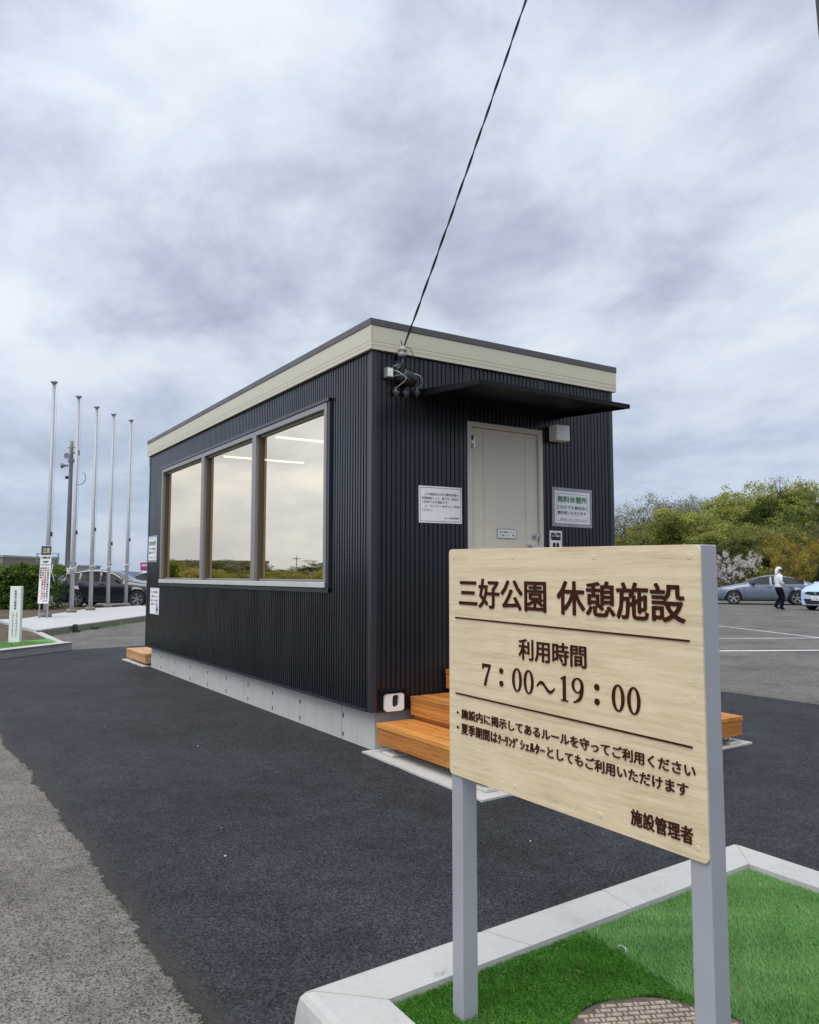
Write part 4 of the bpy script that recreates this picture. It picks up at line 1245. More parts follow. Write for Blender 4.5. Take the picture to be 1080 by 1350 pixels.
mb = MB(); mb.tube([(LC[0], LC[1], 0.06), (LC[0], LC[1], 0.097)], LR, 64); mb.build('plate', M['lid_low'], lid)
mb = MB()
bw_, bh_ = 0.064, 0.0165
px_, py_ = 0.052, 0.0235
ca, sa = math.cos(R(-26)), math.sin(R(-26))
for i in range(-9, 10):
    for j in range(-15, 16):
        hor_ = True
        for kind in (0, 1):
            if kind == 0: u, v, a, b = i * px_ + (j % 2) * px_ / 2, j * py_, 0.0163, 0.0068
            else: u, v, a, b = i * px_ + (j % 2) * px_ / 2 + px_ / 2, j * py_, 0.0049, 0.0085
            if math.hypot(u, v) > LR - 0.016 or math.hypot(abs(u) + a, abs(v) + b) > LR + .012: continue
            z1 = 0.0995
            c = [(u - a, v - b), (u + a, v - b), (u + a, v + b), (u - a, v + b)]
            q = [(LC[0] + ca * s - sa * t, LC[1] + sa * s + ca * t) for s, t in c]
            q2 = [(LC[0] + ca * (u + (s - u) * .88) - sa * (v + (t - v) * .8), LC[1] + sa * (u + (s - u) * .88) + ca * (v + (t - v) * .8)) for s, t in c]
            mb.add([(x, y, 0.0968) for x, y in q] + [(x, y, z1) for x, y in q2], [(4, 5, 6, 7), (0, 1, 5, 4), (1, 2, 6, 5), (2, 3, 7, 6), (3, 0, 4, 7)])
mb.build('raised_pattern', M['lid'], lid)
# loose pale stones on the fresh asphalt
mb = MB()
for x, y, s in [(-1.72, -1.55, .008), (-1.05, 1.0, .006), (-0.3, -2.2, .006)] + [(random.uniform(-2.2, 4.5), random.uniform(-2.9, 8), random.uniform(.002, .004)) for _ in range(24)]:
    if 0 < x < 2.8 and -1.5 < y: continue
    mb.sphere((x, y, 0.009 + s * .4), (s, s * .8, s * .6), 6, 4)
tag(mb.build('gravel', M['slab']), 'scattered pale grit on the fresh asphalt', 'grit', kind='stuff')

# ------------------------------------------------------------------ far left: kerbed bed, pad, flagpoles, hedge
C0, CL = (-0.445, 10.47), (-8.0, 4.24)
def low_kerb(name, p, q, w, h, joint=None):
    d = Vector((q[0] - p[0], q[1] - p[1])); Lk = d.length; d.normalize(); nrm = Vector((-d.y, d.x))
    mb = MB()
    ts = [0.0] + list(np.arange(joint, Lk, 2.0)) + [Lk] if joint else list(np.arange(0, Lk, 0.6)) + [Lk]
    for i in range(len(ts) - 1):
        a = Vector(p) + d * (ts[i] + 0.004); b = Vector(p) + d * (ts[i + 1] - 0.004)
        prof = [(0, -0.02), (0.015, h - 0.05), (0.03, h - 0.012), (0.06, h), (w, h), (w, -0.02)]
        vs = [((a + nrm * u).x, (a + nrm * u).y, z) for u, z in prof] + [((b + nrm * u).x, (b + nrm * u).y, z) for u, z in prof]
        n = len(prof)
        mb.add(vs, [(k, k + 1, n + k + 1, n + k) for k in range(n - 1)] + [tuple(range(n)), tuple(reversed(range(n, 2 * n)))])
    return tag(mb.build(name, M['kerb'], fix=True, loc=(0, 0, 0)), kind='structure')
low_kerb('kerb', C0, CL, -0.21, 0.15, 1.36)
low_kerb('kerb', (-0.445, 10.50), (-0.42, 14.3), 0.21, 0.12)
soilp = [(-8, 4.35), (-0.62, 10.45), (-0.6, 14.3), (1.0, 17.0), (4.3, 26.5), (3.2, 28.6), (1.0, 31.0), (-14, 34), (-14, 4.35)]
mb = MB()
tris = tessellate_polygon([[Vector((a, b, 0)) for a, b in soilp]])
mb.add([(a, b, 0.105) for a, b in soilp], [tuple(t) for t in tris])
tag(mb.build('soil', M['soil'], fix=True, loc=(0, 0, 0)), kind='structure')
mb = MB()
for k in range(420):
    x = random.uniform(-7, -0.7); y = random.uniform(10.6 + 0.82 * min(0, x + 1), 28)
    if x > -0.75 + (y - 14.3) * .2 and y > 14: continue
    s = random.uniform(.015, .06)
    mb.sphere((x, y, 0.105), (s, s * random.uniform(.6, 1), s * .6), 6, 4)
tag(mb.build('soil_clods', M['soil']), 'dark clods and dead leaves scattered over the bare soil bed', 'soil clods', kind='stuff')
d_ = Vector((1.285, 1.06)).normalized(); n_ = Vector((-d_.y, d_.x))
def along(t, off): q = Vector(C0) + d_ * t + n_ * off; return (q.x, q.y)
gs = [along(-0.10, 0.19), along(-9, 0.19)] + wob(along(-9, 1.25), along(-1.3, 1.25), 0.1, 0.03, 201) + [along(-1.3, 1.25), (-0.66, 11.65), (-0.66, 10.6)]
turf_strip = sheet('grass_strip', gs, 0.142, M['turf_far'])
r = np.random.default_rng(5)
n = 16000
T_, O_ = r.uniform(-6, -0.2, n), r.uniform(0.2, 1.25, n)
X = C0[0] + d_.x * T_ + n_.x * O_; Y = C0[1] + d_.y * T_ + n_.y * O_
k = X < -0.68; X, Y = X[k], Y[k]; n = len(X)
A = r.uniform(0, 6.28, n); h = r.uniform(.015, .035, n)
V = np.stack([np.stack([X - .006 * np.cos(A), Y - .006 * np.sin(A), np.full(n, .142)], 1), np.stack([X + .006 * np.cos(A), Y + .006 * np.sin(A), np.full(n, .142)], 1), np.stack([X + r.normal(0, .012, n), Y + r.normal(0, .012, n), .142 + h], 1)], 1).reshape(-1, 3)
tag(np_mesh('artificial_grass', V, (np.arange(n)[:, None] * 3 + np.array([[0, 1, 2]])), M['turf_l'], attr=np.clip(r.normal(.6, .2, n), 0, 1)), 'bright green strip of artificial grass along the far left kerb', 'artificial grass', kind='stuff')

# white marker post with vertical writing
CAMR = Vector((math.cos(YAW), -math.sin(YAW), 0)); CAMF = Vector((math.sin(YAW), math.cos(YAW), 0))
mp0 = Vector((-1.46, 10.98, 0.13))
mu = CAMR.copy(); mn_ = -CAMF
mk = MB(); mk.obox(mp0, mu * 0.205, CAMF * 0.09, Vector((0, 0, 1.06)))
marker = tag(mk.build('marker_post', M['white'], bevel=0.006), 'white wooden marker post with vertical black writing in the far left grass strip', 'marker post')
def vtext(body, u, top, size, step, ink, parent, O, U, N, bold=0.02):
    m = MB()
    for i, ch in enumerate(body):
        if ch == ' ': continue
        put_text(m, ch, O, U, (0, 0, 1), N, u - size / 2, u + size / 2, top - i * step - size, top - i * step, bold, 0.001, 2, flat=True, copies=5)
    return m.build('lettering', M[ink], parent)
MO = mp0 + mn_ * 0.0015
vtext('長岡池公園植樹', 0.105, 0.985, 0.042, 0.052, 'ink', marker, MO, mu, mn_)
vtext('令和七年四月五日から', 0.14, 0.575, 0.030, 0.046, 'ink', marker, MO, mu, mn_)
vtext('令和九年三月末日まで', 0.07, 0.575, 0.030, 0.046, 'ink', marker, MO, mu, mn_)

# concrete pad
padp = [(-0.6, 14.0), (3.13, 19.35), (5.3, 25.0), (4.95, 27.6), (2.6, 25.4), (-0.2, 19.6), (-0.95, 19.2)]
mb = MB(); mb.prism(padp, lambda a, b, d: (a, b, d), -0.03, 0.165)
pad = tag(mb.build('paving_pad', M['pad'], fix=True, loc=(0, 0, 0)), kind='structure')
mb = MB()
pa, pb = Vector(padp[0]), Vector(padp[1]); dd = (pb - pa).normalized(); nn_ = Vector((dd.y, -dd.x)); Lp = (pb - pa).length
k = 0.0
while k < Lp - 0.1:
    q = pa + dd * k
    mb.obox((q.x, q.y, -0.02), (dd.x * 0.17, dd.y * 0.17, 0), (nn_.x * 0.03, nn_.y * 0.03, 0), (0, 0, 0.165))
    k += 0.18
pa, pb = Vector(padp[1]), Vector(padp[2]); dd2 = (pb - pa).normalized(); n2_ = Vector((dd2.y, -dd2.x)); L2 = (pb - pa).length
k = 0.0
while k < L2 - 0.1:
    q = pa + dd2 * k
    mb.obox((q.x, q.y, -0.02), (dd2.x * 0.17, dd2.y * 0.17, 0), (n2_.x * 0.03, n2_.y * 0.03, 0), (0, 0, 0.165))
    k += 0.18
tag(mb.build('pad_edging', M['padside'], loc=(0, 0, 0)), kind='structure')
mb = MB()
for k in range(160):
    t = random.random() ** .8 * Lp; q = Vector(padp[0]) + dd * t + nn_ * (0.04 + abs(random.gauss(0, .03))); hgt = random.uniform(.02, .09)
    mb.add([(q.x - .012, q.y, 0), (q.x + .012, q.y, 0), (q.x + random.gauss(0, .03), q.y + random.gauss(0, .03), hgt)], [(0, 1, 2)])
tag(mb.build('edge_weeds', M['turf_far']), 'low weeds along the foot of the flagpole pad', 'weeds', kind='stuff')
for k, (t, lab) in enumerate(((1.7, 'small black rubber block nearer the kerb at the foot of the flagpole pad'), (2.75, 'flat black rubber scrap farther along the foot of the flagpole pad'))):
    q = Vector(padp[0]) + dd * t + nn_ * 0.12
    mb = MB()
    mb.prism([(-.12, 0), (.12, 0), (.10, .05), (-.02, .06), (-.05, .20 if k == 0 else .07), (-.11, .18 if k == 0 else .05)], lambda a, b, d: (q.x + dd.x * a + nn_.x * d, q.y + dd.y * a + nn_.y * d, b), -0.05, 0.05)
    tag(mb.build('rubber_block', M['dark'], fix=True), lab, 'rubber block')

FP = [(0.417, 20.03, 7.25), (1.554, 22.61, 7.45), (2.411, 24.04, 7.45), (3.487, 26.41, 7.72), (4.349, 27.25, 7.72)]
FL = ['grey flagpole nearest the kerb with the banner sign in front of it', 'grey flagpole second from the banner sign with a loose halyard loop', 'middle grey flagpole of the row standing before the dark car', 'fourth grey flagpole from the banner sign in front of the dark car door', 'grey flagpole at the far end of the row nearest the rest house']
def flagpole(i, x, y, top):
    t = thing('flagpole', FL[i], 'flagpole', (x, y, 0.165), 'row of bare flagpoles on the concrete pad')
    rb = 0.072
    mb = MB(); mb.tube([(x, y, 0.165), (x, y, 3.4), (x, y, 3.42), (x, y, top - .1)], [rb, rb * .86, rb * .78, rb * .62], 14); mb.build('shaft', M['pole'], t)
    mb = MB(); mb.tube([(x, y, top - .1), (x, y, top - .06), (x, y, top - .05), (x, y, top)], [.05, .05, .10, .10], 12); mb.build('truck_cap', M['galv'], t)
    mb = MB(); mb.tube([(x, y, 0.166), (x, y, 0.26), (x, y, 0.29)], [.17, .17, .13], 16); mb.build('base_collar', M['padside'], t)
    s = random.uniform(1.55, 1.8); mb = MB(); n = 40
    mb.tube([(x + (rb + .012) * math.cos(a), y + (rb + .012) * math.sin(a), s + 0.16 * math.sin(a * .5 + i) * .6) for a in np.linspace(0, 12.5, n)], .014, 5)
    e = Vector((x, y, s)) + CAMR * .1
    mb.tube([e, e + CAMR * .06 + Vector((0, 0, .12)), e + CAMR * .03 + Vector((0, 0, -.1)), e + CAMR * .12 + Vector((0, 0, -.38))] if i == 0 else [e, e + CAMR * .05 + Vector((0, 0, .15))], .013, 5)
    mb.build('rope', M['rope'], t)
    hp_ = Vector((x, y, 0)) + CAMR * (rb + .03)
    mb = MB(); mb.tube([(hp_.x, hp_.y, s), (hp_.x, hp_.y, top - .2), (x + CAMR.x * .07, y + CAMR.y * .07, top - .08)], .006, 4); mb.build('halyard', M['rope'], t)
    mb = MB(); q = hp_ + Vector((0, 0, 2.55 + .2 * (i % 3))); mb.obox(q - CAMR * .03 - CAMF * .02, CAMR * .04, CAMF * .04, Vector((0, 0, .13))); mb.build('cleat', M['dark'], t)
    if i == 1:
        c = Vector((x, y, 4.42)); mb = MB()
        mb.tube([c + CAMR * .06] + [c + CAMR * (.10 + .22 * math.sin(a)) + Vector((0, 0, .24 - .24 * math.cos(a))) for a in np.linspace(0.2, 2.4, 12)], .016, 6)
        mb.build('bracket_ring', M['galv'], t)
for i, (x, y, tp) in enumerate(FP): flagpole(i, x, y, tp)

def banner(name, label, p, w, zb, zt, legs, back=False):
    p = Vector(p); t = thing(name, label, 'banner sign', tuple(p))
    mb = MB(); lean = CAMR * 0.045
    mb.obox(p + Vector((0, 0, zb)), CAMR * w, CAMF * 0.02, Vector((0, 0, zt - zb)) + lean)
    pn = mb.build('panel', M['white'], t)
    for u in (0.02, w - 0.05):
        mb = MB(); mb.obox(p + CAMR * u + CAMF * 0.022, CAMR * 0.03, CAMF * 0.03, Vector((0, 0, zt - .05)) + lean); mb.build('leg', M['galv'], t)
    O = p + Vector((0, 0, zb)) - CAMF * 0.002; V = (Vector((0, 0, zt - zb)) + lean).normalized(); Hh = zt - zb
    hd = MB(); hd.obox(O + V * (Hh - 0.27) + CAMR * 0.01, CAMR * (w - 0.02), V * 0.26, -CAMF * 0.001); hd.build('heading', M['navysign'], t)
    O2 = O - CAMF * 0.002
    def ln(body, l, r, b, tt, ink):
        m = MB(); put_text(m, body, O2, CAMR, V, -CAMF, l, r, b, tt, .03, .001, 2, flat=True, copies=5); m.build('lettering', M[ink], t)
    ln('注意', .05, w - .05, Hh - .22, Hh - .06, 'yellow')
    ln('公園利用', .03, w - .03, Hh - .38, Hh - .31, 'ink'); ln('の皆様へ', .07, w - .05, Hh - .50, Hh - .43, 'ink')
    ru = MB(); ru.obox(O2 + V * (Hh - .56) + CAMR * .02, CAMR * (w - .04), V * .015, -CAMF * .001); ru.build('rule_line', M['ink'], t)
    for body, u, ink, sz in (('この駐車場は公園利用者専用です', w * .80, 'inkblue', .055), ('目的外の長時間駐車はご遠慮ください', w * .56, 'inkred', .055), ('車上ねらいに注意してください', w * .34, 'inkred', .06), ('施設管理者', w * .13, 'ink', .05)):
        m = MB()
        for i, ch in enumerate(body[:int((Hh - .6) / .067)]):
            put_text(m, ch, O2, CAMR, V, -CAMF, u - sz / 2, u + sz / 2, Hh - .62 - i * .067 - sz, Hh - .62 - i * .067, .03, .001, 2, flat=True, copies=5)
        m.build('lettering', M[ink], t)
    return t
banner('banner_sign', 'tall white banner sign with a navy and yellow heading before the first flagpole', (0.10, 19.35, 0.165), 0.31, 0.42, 2.08, True)
banner('banner_sign', 'distant white banner sign with navy heading half hidden behind the second flagpole', (3.0, 33.0, 0.0), 0.42, 0.5, 2.0, True)

def leaf_cloud(r, centers, radii, n_each, size, squash=0.8, outward=0.0):
    """leaf quads scattered round clump centres -> verts, faces, shade"""
    N = len(centers); cs = np.repeat(centers, n_each, 0); rs = np.repeat(radii, n_each)
    off = r.normal(0, 1, (len(cs), 3)); off /= np.linalg.norm(off, axis=1)[:, None] + 1e-9
    off *= (r.uniform(0, 1, len(cs)) ** 0.45)[:, None] * rs[:, None]; off[:, 2] *= squash
    P = cs + off
    a = r.normal(0, 1, (len(P), 3)); a /= np.linalg.norm(a, axis=1)[:, None]
    b = np.cross(a, r.normal(0, 1, (len(P), 3))); b /= np.linalg.norm(b, axis=1)[:, None] + 1e-9
    s = size * r.uniform(.6, 1.35, len(P))
    a *= s[:, None]; b *= (s * .55)[:, None]
    V = np.stack([P - a, P - b * .9, P + a, P + b], 1).reshape(-1, 3)
    F = np.arange(len(P))[:, None] * 4 + np.array([[0, 1, 2, 3]])
    csh = np.repeat(np.clip(r.normal(.45, .2, N), 0, 1), n_each)
    sh = np.clip(csh + r.normal(0, .17, len(P)), 0, 1)
    return V, F, sh

# clipped hedge, its right end rounded, running out of the picture on the left
r = np.random.default_rng(21)
H0 = Vector((1.58, 26.6, 0.1))
cen = []; rad_ = []
Lh, Th = 11.5, 1.5
core = MB()
core.obox(H0 - CAMR * Lh + CAMF * .35 + Vector((0, 0, 0)), CAMR * (Lh - .8), CAMF * (Th - .7), Vector((0, 0, 1.25)))
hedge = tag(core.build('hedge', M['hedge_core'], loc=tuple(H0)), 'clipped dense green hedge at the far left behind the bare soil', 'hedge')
for k in range(2600):
    u = r.uniform(0.0, Lh); v = r.uniform(0, Th); topz = 1.62 + .012 * u + .05 * math.sin(u * 2.3) + .04 * math.sin(u * 5.1 + 1)
    edge = min(1, (u + .02) / .55); topz = (0.55 + .45 * math.sqrt(1 - (1 - edge) ** 2)) * topz
    w = r.uniform(0, topz)
    f = r.integers(0, 3)
    if f == 0: v = r.uniform(0, .22)
    elif f == 1: w = topz - r.uniform(0, .2)
    else:
        if u > .6: v = r.uniform(0, .3)
    if w > topz - .25 and v < .2: v += .12 * (w - topz + .25) / .25
    q = H0 - CAMR * u + CAMF * v; cen.append((q.x, q.y, .1 + w)); rad_.append(r.uniform(.1, .19))
cen = np.array(cen); rad_ = np.array(rad_)
V, F, sh = leaf_cloud(r, cen, rad_, 22, .05)
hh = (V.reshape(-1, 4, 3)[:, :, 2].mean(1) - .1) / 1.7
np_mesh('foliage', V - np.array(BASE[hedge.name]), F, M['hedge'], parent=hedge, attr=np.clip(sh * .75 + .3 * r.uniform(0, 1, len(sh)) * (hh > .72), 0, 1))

# structures beyond the hedge
def blk(p0, w, d, z0, z1, m): mb = MB(); mb.obox(Vector(p0) + Vector((0, 0, z0)), CAMR * w, CAMF * d, Vector((0, 0, z1 - z0))); return mb
hb = thing('concrete_block_house', 'low pale concrete block with a dark doorway between the hedge and the dark car', 'building', (3.2, 40.5, 0))
P0 = Vector((3.05, 40.6, 0)); blk(P0, 1.5, 4, 0, 1.86, 'bldg').build('wall', M['bldg'], hb)
blk(P0 - CAMF * .06 + CAMR * -.05, 1.6, 4.1, 1.862, 1.95, 'bldg').build('roof', M['bldg'], hb)
blk(P0 - CAMF * .01 + CAMR * .55, .5, .02, 0, 1.0, 'dark').build('doorway', M['dark'], hb)
for k in range(3): blk(P0 - CAMF * .03 + CAMR * -.02, .5, .025, .3 + k * .28, .45 + k * .28, 'bldg').build('wall_band', M['bldg2'], hb)
rp = thing('viewing_platform', 'small grey railed platform rising above the hedge behind the banner sign', 'platform', (2.9, 39, 0))
Q = Vector((2.45, 39.2, 0))
blk(Q + CAMR * .15, .9, 1.2, 1.86, 1.95, 'galv').build('deck', M['galv'], rp)
for u in (0.1, .62, 1.2): blk(Q + CAMR * u, .045, .045, 1.95, 2.5, 'galv').build('rail_post', M['conc_pole'], rp)
for z in (2.12, 2.30, 2.48): blk(Q + CAMR * .08, 1.18, .04, z, z + .04, 'galv').build('rail', M['conc_pole'], rp)
mb = MB(); mb.obox(Q + CAMR * .7 - CAMF * .05 + Vector((0, 0, 2.46)), CAMR * .05, CAMF * .04, Vector((0, 0, -.5)) + CAMR * .35); mb.obox(Q + CAMR * 1.2 - CAMF * .05 + Vector((0, 0, 2.3)), CAMR * -.05, CAMF * .04, Vector((0, 0, -.4)) - CAMR * .3); mb.build('brace', M['conc_pole'], rp)
for u in (.3, .9): blk(Q + CAMR * u, .1, .1, 0, 1.86, 'galv').build('leg', M['conc_pole'], rp)
fb = thing('brown_building', 'flat brown building corner at the far left above the hedge', 'building', (0.6, 51.5, 0))
Q2 = Vector((0.2, 52.0, 0)); blk(Q2 - CAMR * 6, 8.2, 8, 0, 2.55, '').build('wall', M['bldg2'], fb)
blk(Q2 - CAMR * 6.05 - CAMF * .05, 8.3, 8.1, 2.552, 2.68, '').build('roof', M['bldg'], fb)
fb2 = tag(blk(Vector((3.0, 52.5, 0)) - CAMR * .6, 2.2, 5, 0, 1.95, '').build('storage_shed', M['bldg2']), 'low dark shed roof just visible over the top of the hedge', 'shed')

sp = thing('speaker_pole', 'grey concrete pole with public address speakers behind the flagpoles', 'speaker pole', (4.66, 43.0, 0))
mb = MB(); mb.tube([(4.66, 43.0, 0), (4.66, 43.0, 8.7), (4.66, 43.0, 9.15)], [.155, .10, .095], 14); mb.build('shaft', M['conc_pole'], sp)
for (du, z, k) in ((-.42, 7.7, -1), (.32, 8.45, 1), (-.05, 8.2, 0)):
    c = Vector((4.66, 43.0, z)) - CAMF * .12
    mb = MB()
    ax = CAMR * k if k else -CAMF
    mb.tube([c + ax * .12, c + ax * .28, c + ax * .34, c + ax * .48], [.055, .06, .09, .17], 12)
    mb.build('horn_speaker', M['conc_pole'], sp)
mb = MB(); mb.obox(Vector((4.66, 43, 6.95)) - CAMR * .32, CAMR * .2, CAMF * .12, Vector((0, 0, .16))); mb.build('junction_box', M['dark'], sp)
mb = MB(); mb.obox(Vector((4.66, 43, 8.75)) - CAMR * .22, CAMR * .44, CAMF * .05, Vector((0, 0, .05))); mb.obox(Vector((4.66, 43, 7.9)) - CAMR * .13 - CAMF * .13, CAMR * .26, CAMF * .26, Vector((0, 0, .2))); mb.build('cross_bracket', M['conc_pole'], sp)
ms = thing('shop_sign', 'small magenta shop sign on a pole far off beside the rest house wall', 'shop sign', (14.8, 66.4, 0))
Q3 = Vector((14.5, 66.6, 0)); blk(Q3, 1.05, .2, 1.80, 2.52, '').build('panel', M['magenta'], ms)
m_ = MB(); put_text(m_, 'AEON', Q3 + Vector((0, 0, 1.8)) - CAMF * .004, CAMR, (0, 0, 1), -CAMF, .1, .8, .36, .58, .03, .001, 2, flat=True, copies=6); m_.build('lettering', M['white'], ms)
blk(Q3 + CAMR * .45, .12, .12, 0, 1.8, '').build('post', M['galv'], ms)

# ------------------------------------------------------------------ cars
def interp(keys, x):
    xs = [k[0] for k in keys]; ys = [k[1] for k in keys]
    x = max(xs[0], min(xs[-1], x))
    for i in range(len(xs) - 1):
        if x <= xs[i + 1]:
            t = (x - xs[i]) / (xs[i + 1] - xs[i]); t2 = t * t * (3 - 2 * t)
            tt = 0.5 * t + 0.5 * t2
            return ys[i] + (ys[i + 1] - ys[i]) * tt
    return ys[-1]
def car(label, spec, loc, heading):
    """lofted body along local x (nose at x=0, tail at x=L), mirrored in y; glass, lamps and wheels are parts"""
    L_, W_ = spec['L'], spec['W']
    root = thing('parked_car', label, 'car', (0, 0, 0), 'cars parked in the lot')
    xs = sorted(set([round(v, 3) for v in np.arange(0, L_ + .001, .07)] + [0.02, .05, L_ - .02, L_ - .05] + [round(k, 3) for k in spec['cuts']]))
    wheels = spec['wheels']; RA = spec['R'] + .055
    def arch(x):
        z = 0
        for wx in wheels:
            if abs(x - wx) < RA: z = max(z, spec['R'] + math.sqrt(RA * RA - (x - wx) ** 2))
        return z
    rows = []
    for x in xs:
        hw = W_ / 2 * interp(spec['plan'], x); b = interp(spec['under'], x); s = interp(spec['belt'], x); t = interp(spec['roof'], x); rw = W_ / 2 * interp(spec['roofw'], x)
        t = max(t, s + .02); az = arch(x)
        zz = [b, b + .03, b + .25 * (s - b), b + .55 * (s - b), b + .82 * (s - b), s]
        yy = [hw * .86, hw * .965, hw * .99, hw, hw * .985, hw * .945]
        if az > 0: zz = [max(z, min(az, s - .06) + .001 * i) for i, z in enumerate(zz)]
        g = t - s
        zz += [s + .5 * g, s + .88 * g, s + .985 * g, t]
        yy += [hw * .945 + (rw - hw * .945) * .52, rw + (hw * .945 - rw) * .10, rw * .82, 0]
        rows.append([(x, y, z) for y, z in zip(yy, zz)])
    nr = 10
    body, side, wind = MB(), MB(), MB()
    body.smooth = wind.smooth = True
    sw0, sw1 = spec['sidewin']; A0, A1 = spec['wind']; B0_, B1_ = spec['rearwin']; pil = spec['pillars']
    def emitf(mb, quad):
        mb.add(quad, [(0, 1, 2, 3)]); mb.add([(x, -y, z) for x, y, z in quad], [(3, 2, 1, 0)])
    for i in range(len(xs) - 1):
        xm = (xs[i] + xs[i + 1]) / 2
        gap = interp(spec['roof'], xm) - interp(spec['belt'], xm)
        for j in range(nr - 1):
            q = [rows[i][j], rows[i][j + 1], rows[i + 1][j + 1], rows[i + 1][j]]
            q = [q[0], q[3], q[2], q[1]]
            tgt = body
            if j in (5, 6) and sw0 < xm < sw1 and gap > .13 and not any(abs(xm - p) < .045 for p in pil): tgt = side
            elif j in (7, 8) and (A0 < xm < A1 or B0_ < xm < B1_): tgt = wind
            emitf(tgt, q)
    for i in (0, -1):
        ring_ = [p for p in rows[i]] + [(x, -y, z) for x, y, z in reversed(rows[i][:-1])]
        c = body.smooth; body.smooth = False
        body.add(ring_, [tuple(range(len(ring_))) if i == 0 else tuple(reversed(range(len(ring_))))]); body.smooth = c
    def weld(o):
        bm = bmesh.new(); bm.from_mesh(o.data); bmesh.ops.remove_doubles(bm, verts=bm.verts, dist=.0005); bm.normal_update()
        for f_ in bm.faces:
            c_ = f_.calc_center_median()
            if f_.normal.dot(c_ - Vector((min(max(c_.x, .9), L_ - .9), 0, .6))) < 0: f_.normal_flip()
        bm.to_mesh(o.data); bm.free()
        return o
    bo = weld(body.build('body', M[spec['paint']], root, local=True))
    weld(side.build('side_windows', M['carglass'], root, local=True))
    weld(wind.build('windscreen', M['windscreen'], root, local=True))
    ub = MB(); ub.box(.12, L_ - .12, -W_ / 2 * .80, W_ / 2 * .80, .17, .62); ub.build('underbody', M['dark'], root, local=True)
    for wx in wheels:
        for sgn in (-1, 1):
            R_ = spec['R']; y1 = sgn * (W_ / 2 - .015); y0 = sgn * (W_ / 2 - .235)
            mb = MB()
            prof = [(y0, R_ * .6), (y0, R_ * .93), (y0 + sgn * .03, R_), (y1 - sgn * .03, R_), (y1, R_ * .94), (y1 - sgn * .005, R_ * .70), (y1 - sgn * .04, R_ * .68)]
            nn2 = 28
            vs = [(wx + rr_ * math.cos(2 * math.pi * k / nn2), yv, R_ + rr_ * math.sin(2 * math.pi * k / nn2)) for yv, rr_ in prof for k in range(nn2)]
            mb.smooth = True
            mb.add(vs, [(p * nn2 + k, p * nn2 + (k + 1) % nn2, (p + 1) * nn2 + (k + 1) % nn2, (p + 1) * nn2 + k) for p in range(len(prof) - 1) for k in range(nn2)])
            w = mb.build('wheel', M['tyre'], root, local=True, fix=True)
            rm = MB(); rm.tube([(wx, y1 - sgn * .075, R_), (wx, y1 - sgn * .06, R_)], R_ * .69, 24); rm.build('rim_well', M['rimdark'], w, local=True)
            rm = MB(); ns = spec['spokes']
            for k in range(ns):
                a = 2 * math.pi * k / ns + .3
                for da in ((-.13, .13) if spec.get('split') else (0,)):
                    ca_, sa_ = math.cos(a + da), math.sin(a + da); cb, sb_ = math.cos(a), math.sin(a)
                    p0 = Vector((wx + R_ * .10 * cb, y1 - sgn * .035, R_ + R_ * .10 * sb_)); p1 = Vector((wx + R_ * .67 * ca_, y1 - sgn * .022, R_ + R_ * .67 * sa_))
                    dv = (p1 - p0).normalized(); sv = Vector((-dv.z, 0, dv.x)) * (R_ * .045)
                    rm.obox(p0 - sv, p1 - p0, sv * 2, (0, -sgn * .025, 0))
            rm.tube([(wx, y1 - sgn * .05, R_), (wx, y1 - sgn * .022, R_)], R_ * .15, 12)
            for k in range(24):
                a, b_ = 2 * math.pi * k / 24, 2 * math.pi * (k + 1) / 24
                rm.add([(wx + R_ * f * math.cos(t), y1 - sgn * .018, R_ + R_ * f * math.sin(t)) for f, t in ((.65, a), (.70, a), (.70, b_), (.65, b_))], [(0, 1, 2, 3)])
            rm.build('rim', M[spec.get('rim', 'rim')], w, local=True, fix=True)
    def surf(x, fz):
        """point on the flank at length x and height fraction fz of the body side"""
        hw = W_ / 2 * interp(spec['plan'], x); b = interp(spec['under'], x); s = interp(spec['belt'], x)
        return hw * (1.0 if fz < .7 else .985 - .04 * (fz - .7) / .3), b + fz * (s - b)
    def sidebox(nm, m, x0, x1, z0, z1, out=.006, depth=.06):
        for sgn in (-1, 1):
            mb = MB(); ya, yb = W_ / 2 * interp(spec['plan'], x0), W_ / 2 * interp(spec['plan'], x1)
            mb.add([(x0, sgn * (ya + out - depth), z0), (x1, sgn * (yb + out - depth), z0), (x1, sgn * (yb + out), z0), (x0, sgn * (ya + out), z0), (x0, sgn * (ya + out - depth), z1), (x1, sgn * (yb + out - depth), z1), (x1, sgn * (yb + out), z1), (x0, sgn * (ya + out), z1)], [(3, 2, 1, 0), (4, 5, 6, 7), (0, 1, 5, 4), (1, 2, 6, 5), (2, 3, 7, 6), (3, 0, 4, 7)])
            mb.build(nm, M[m], root, local=True, fix=True)
    for x in spec['handles']: y_, z_ = surf(x, .86); sidebox('door_handle', 'dark' if spec['paint'] != 'paint_grey' else spec['paint'], x, x + .19, z_ - .015, z_ + .022, .012, .05)
    for x in spec['seams']: y_, z_ = surf(x, .9); sidebox('door_seam', 'dark', x - .004, x + .004, interp(spec['under'], x) + .10, z_, .0015, .03)
    sl = spec.get('sill')
    if sl: sidebox('sill_trim', 'dark', wheels[0] + RA + .02, wheels[1] - RA - .02, spec['under'][2][1] + .0, spec['under'][2][1] + sl, .004, .08)
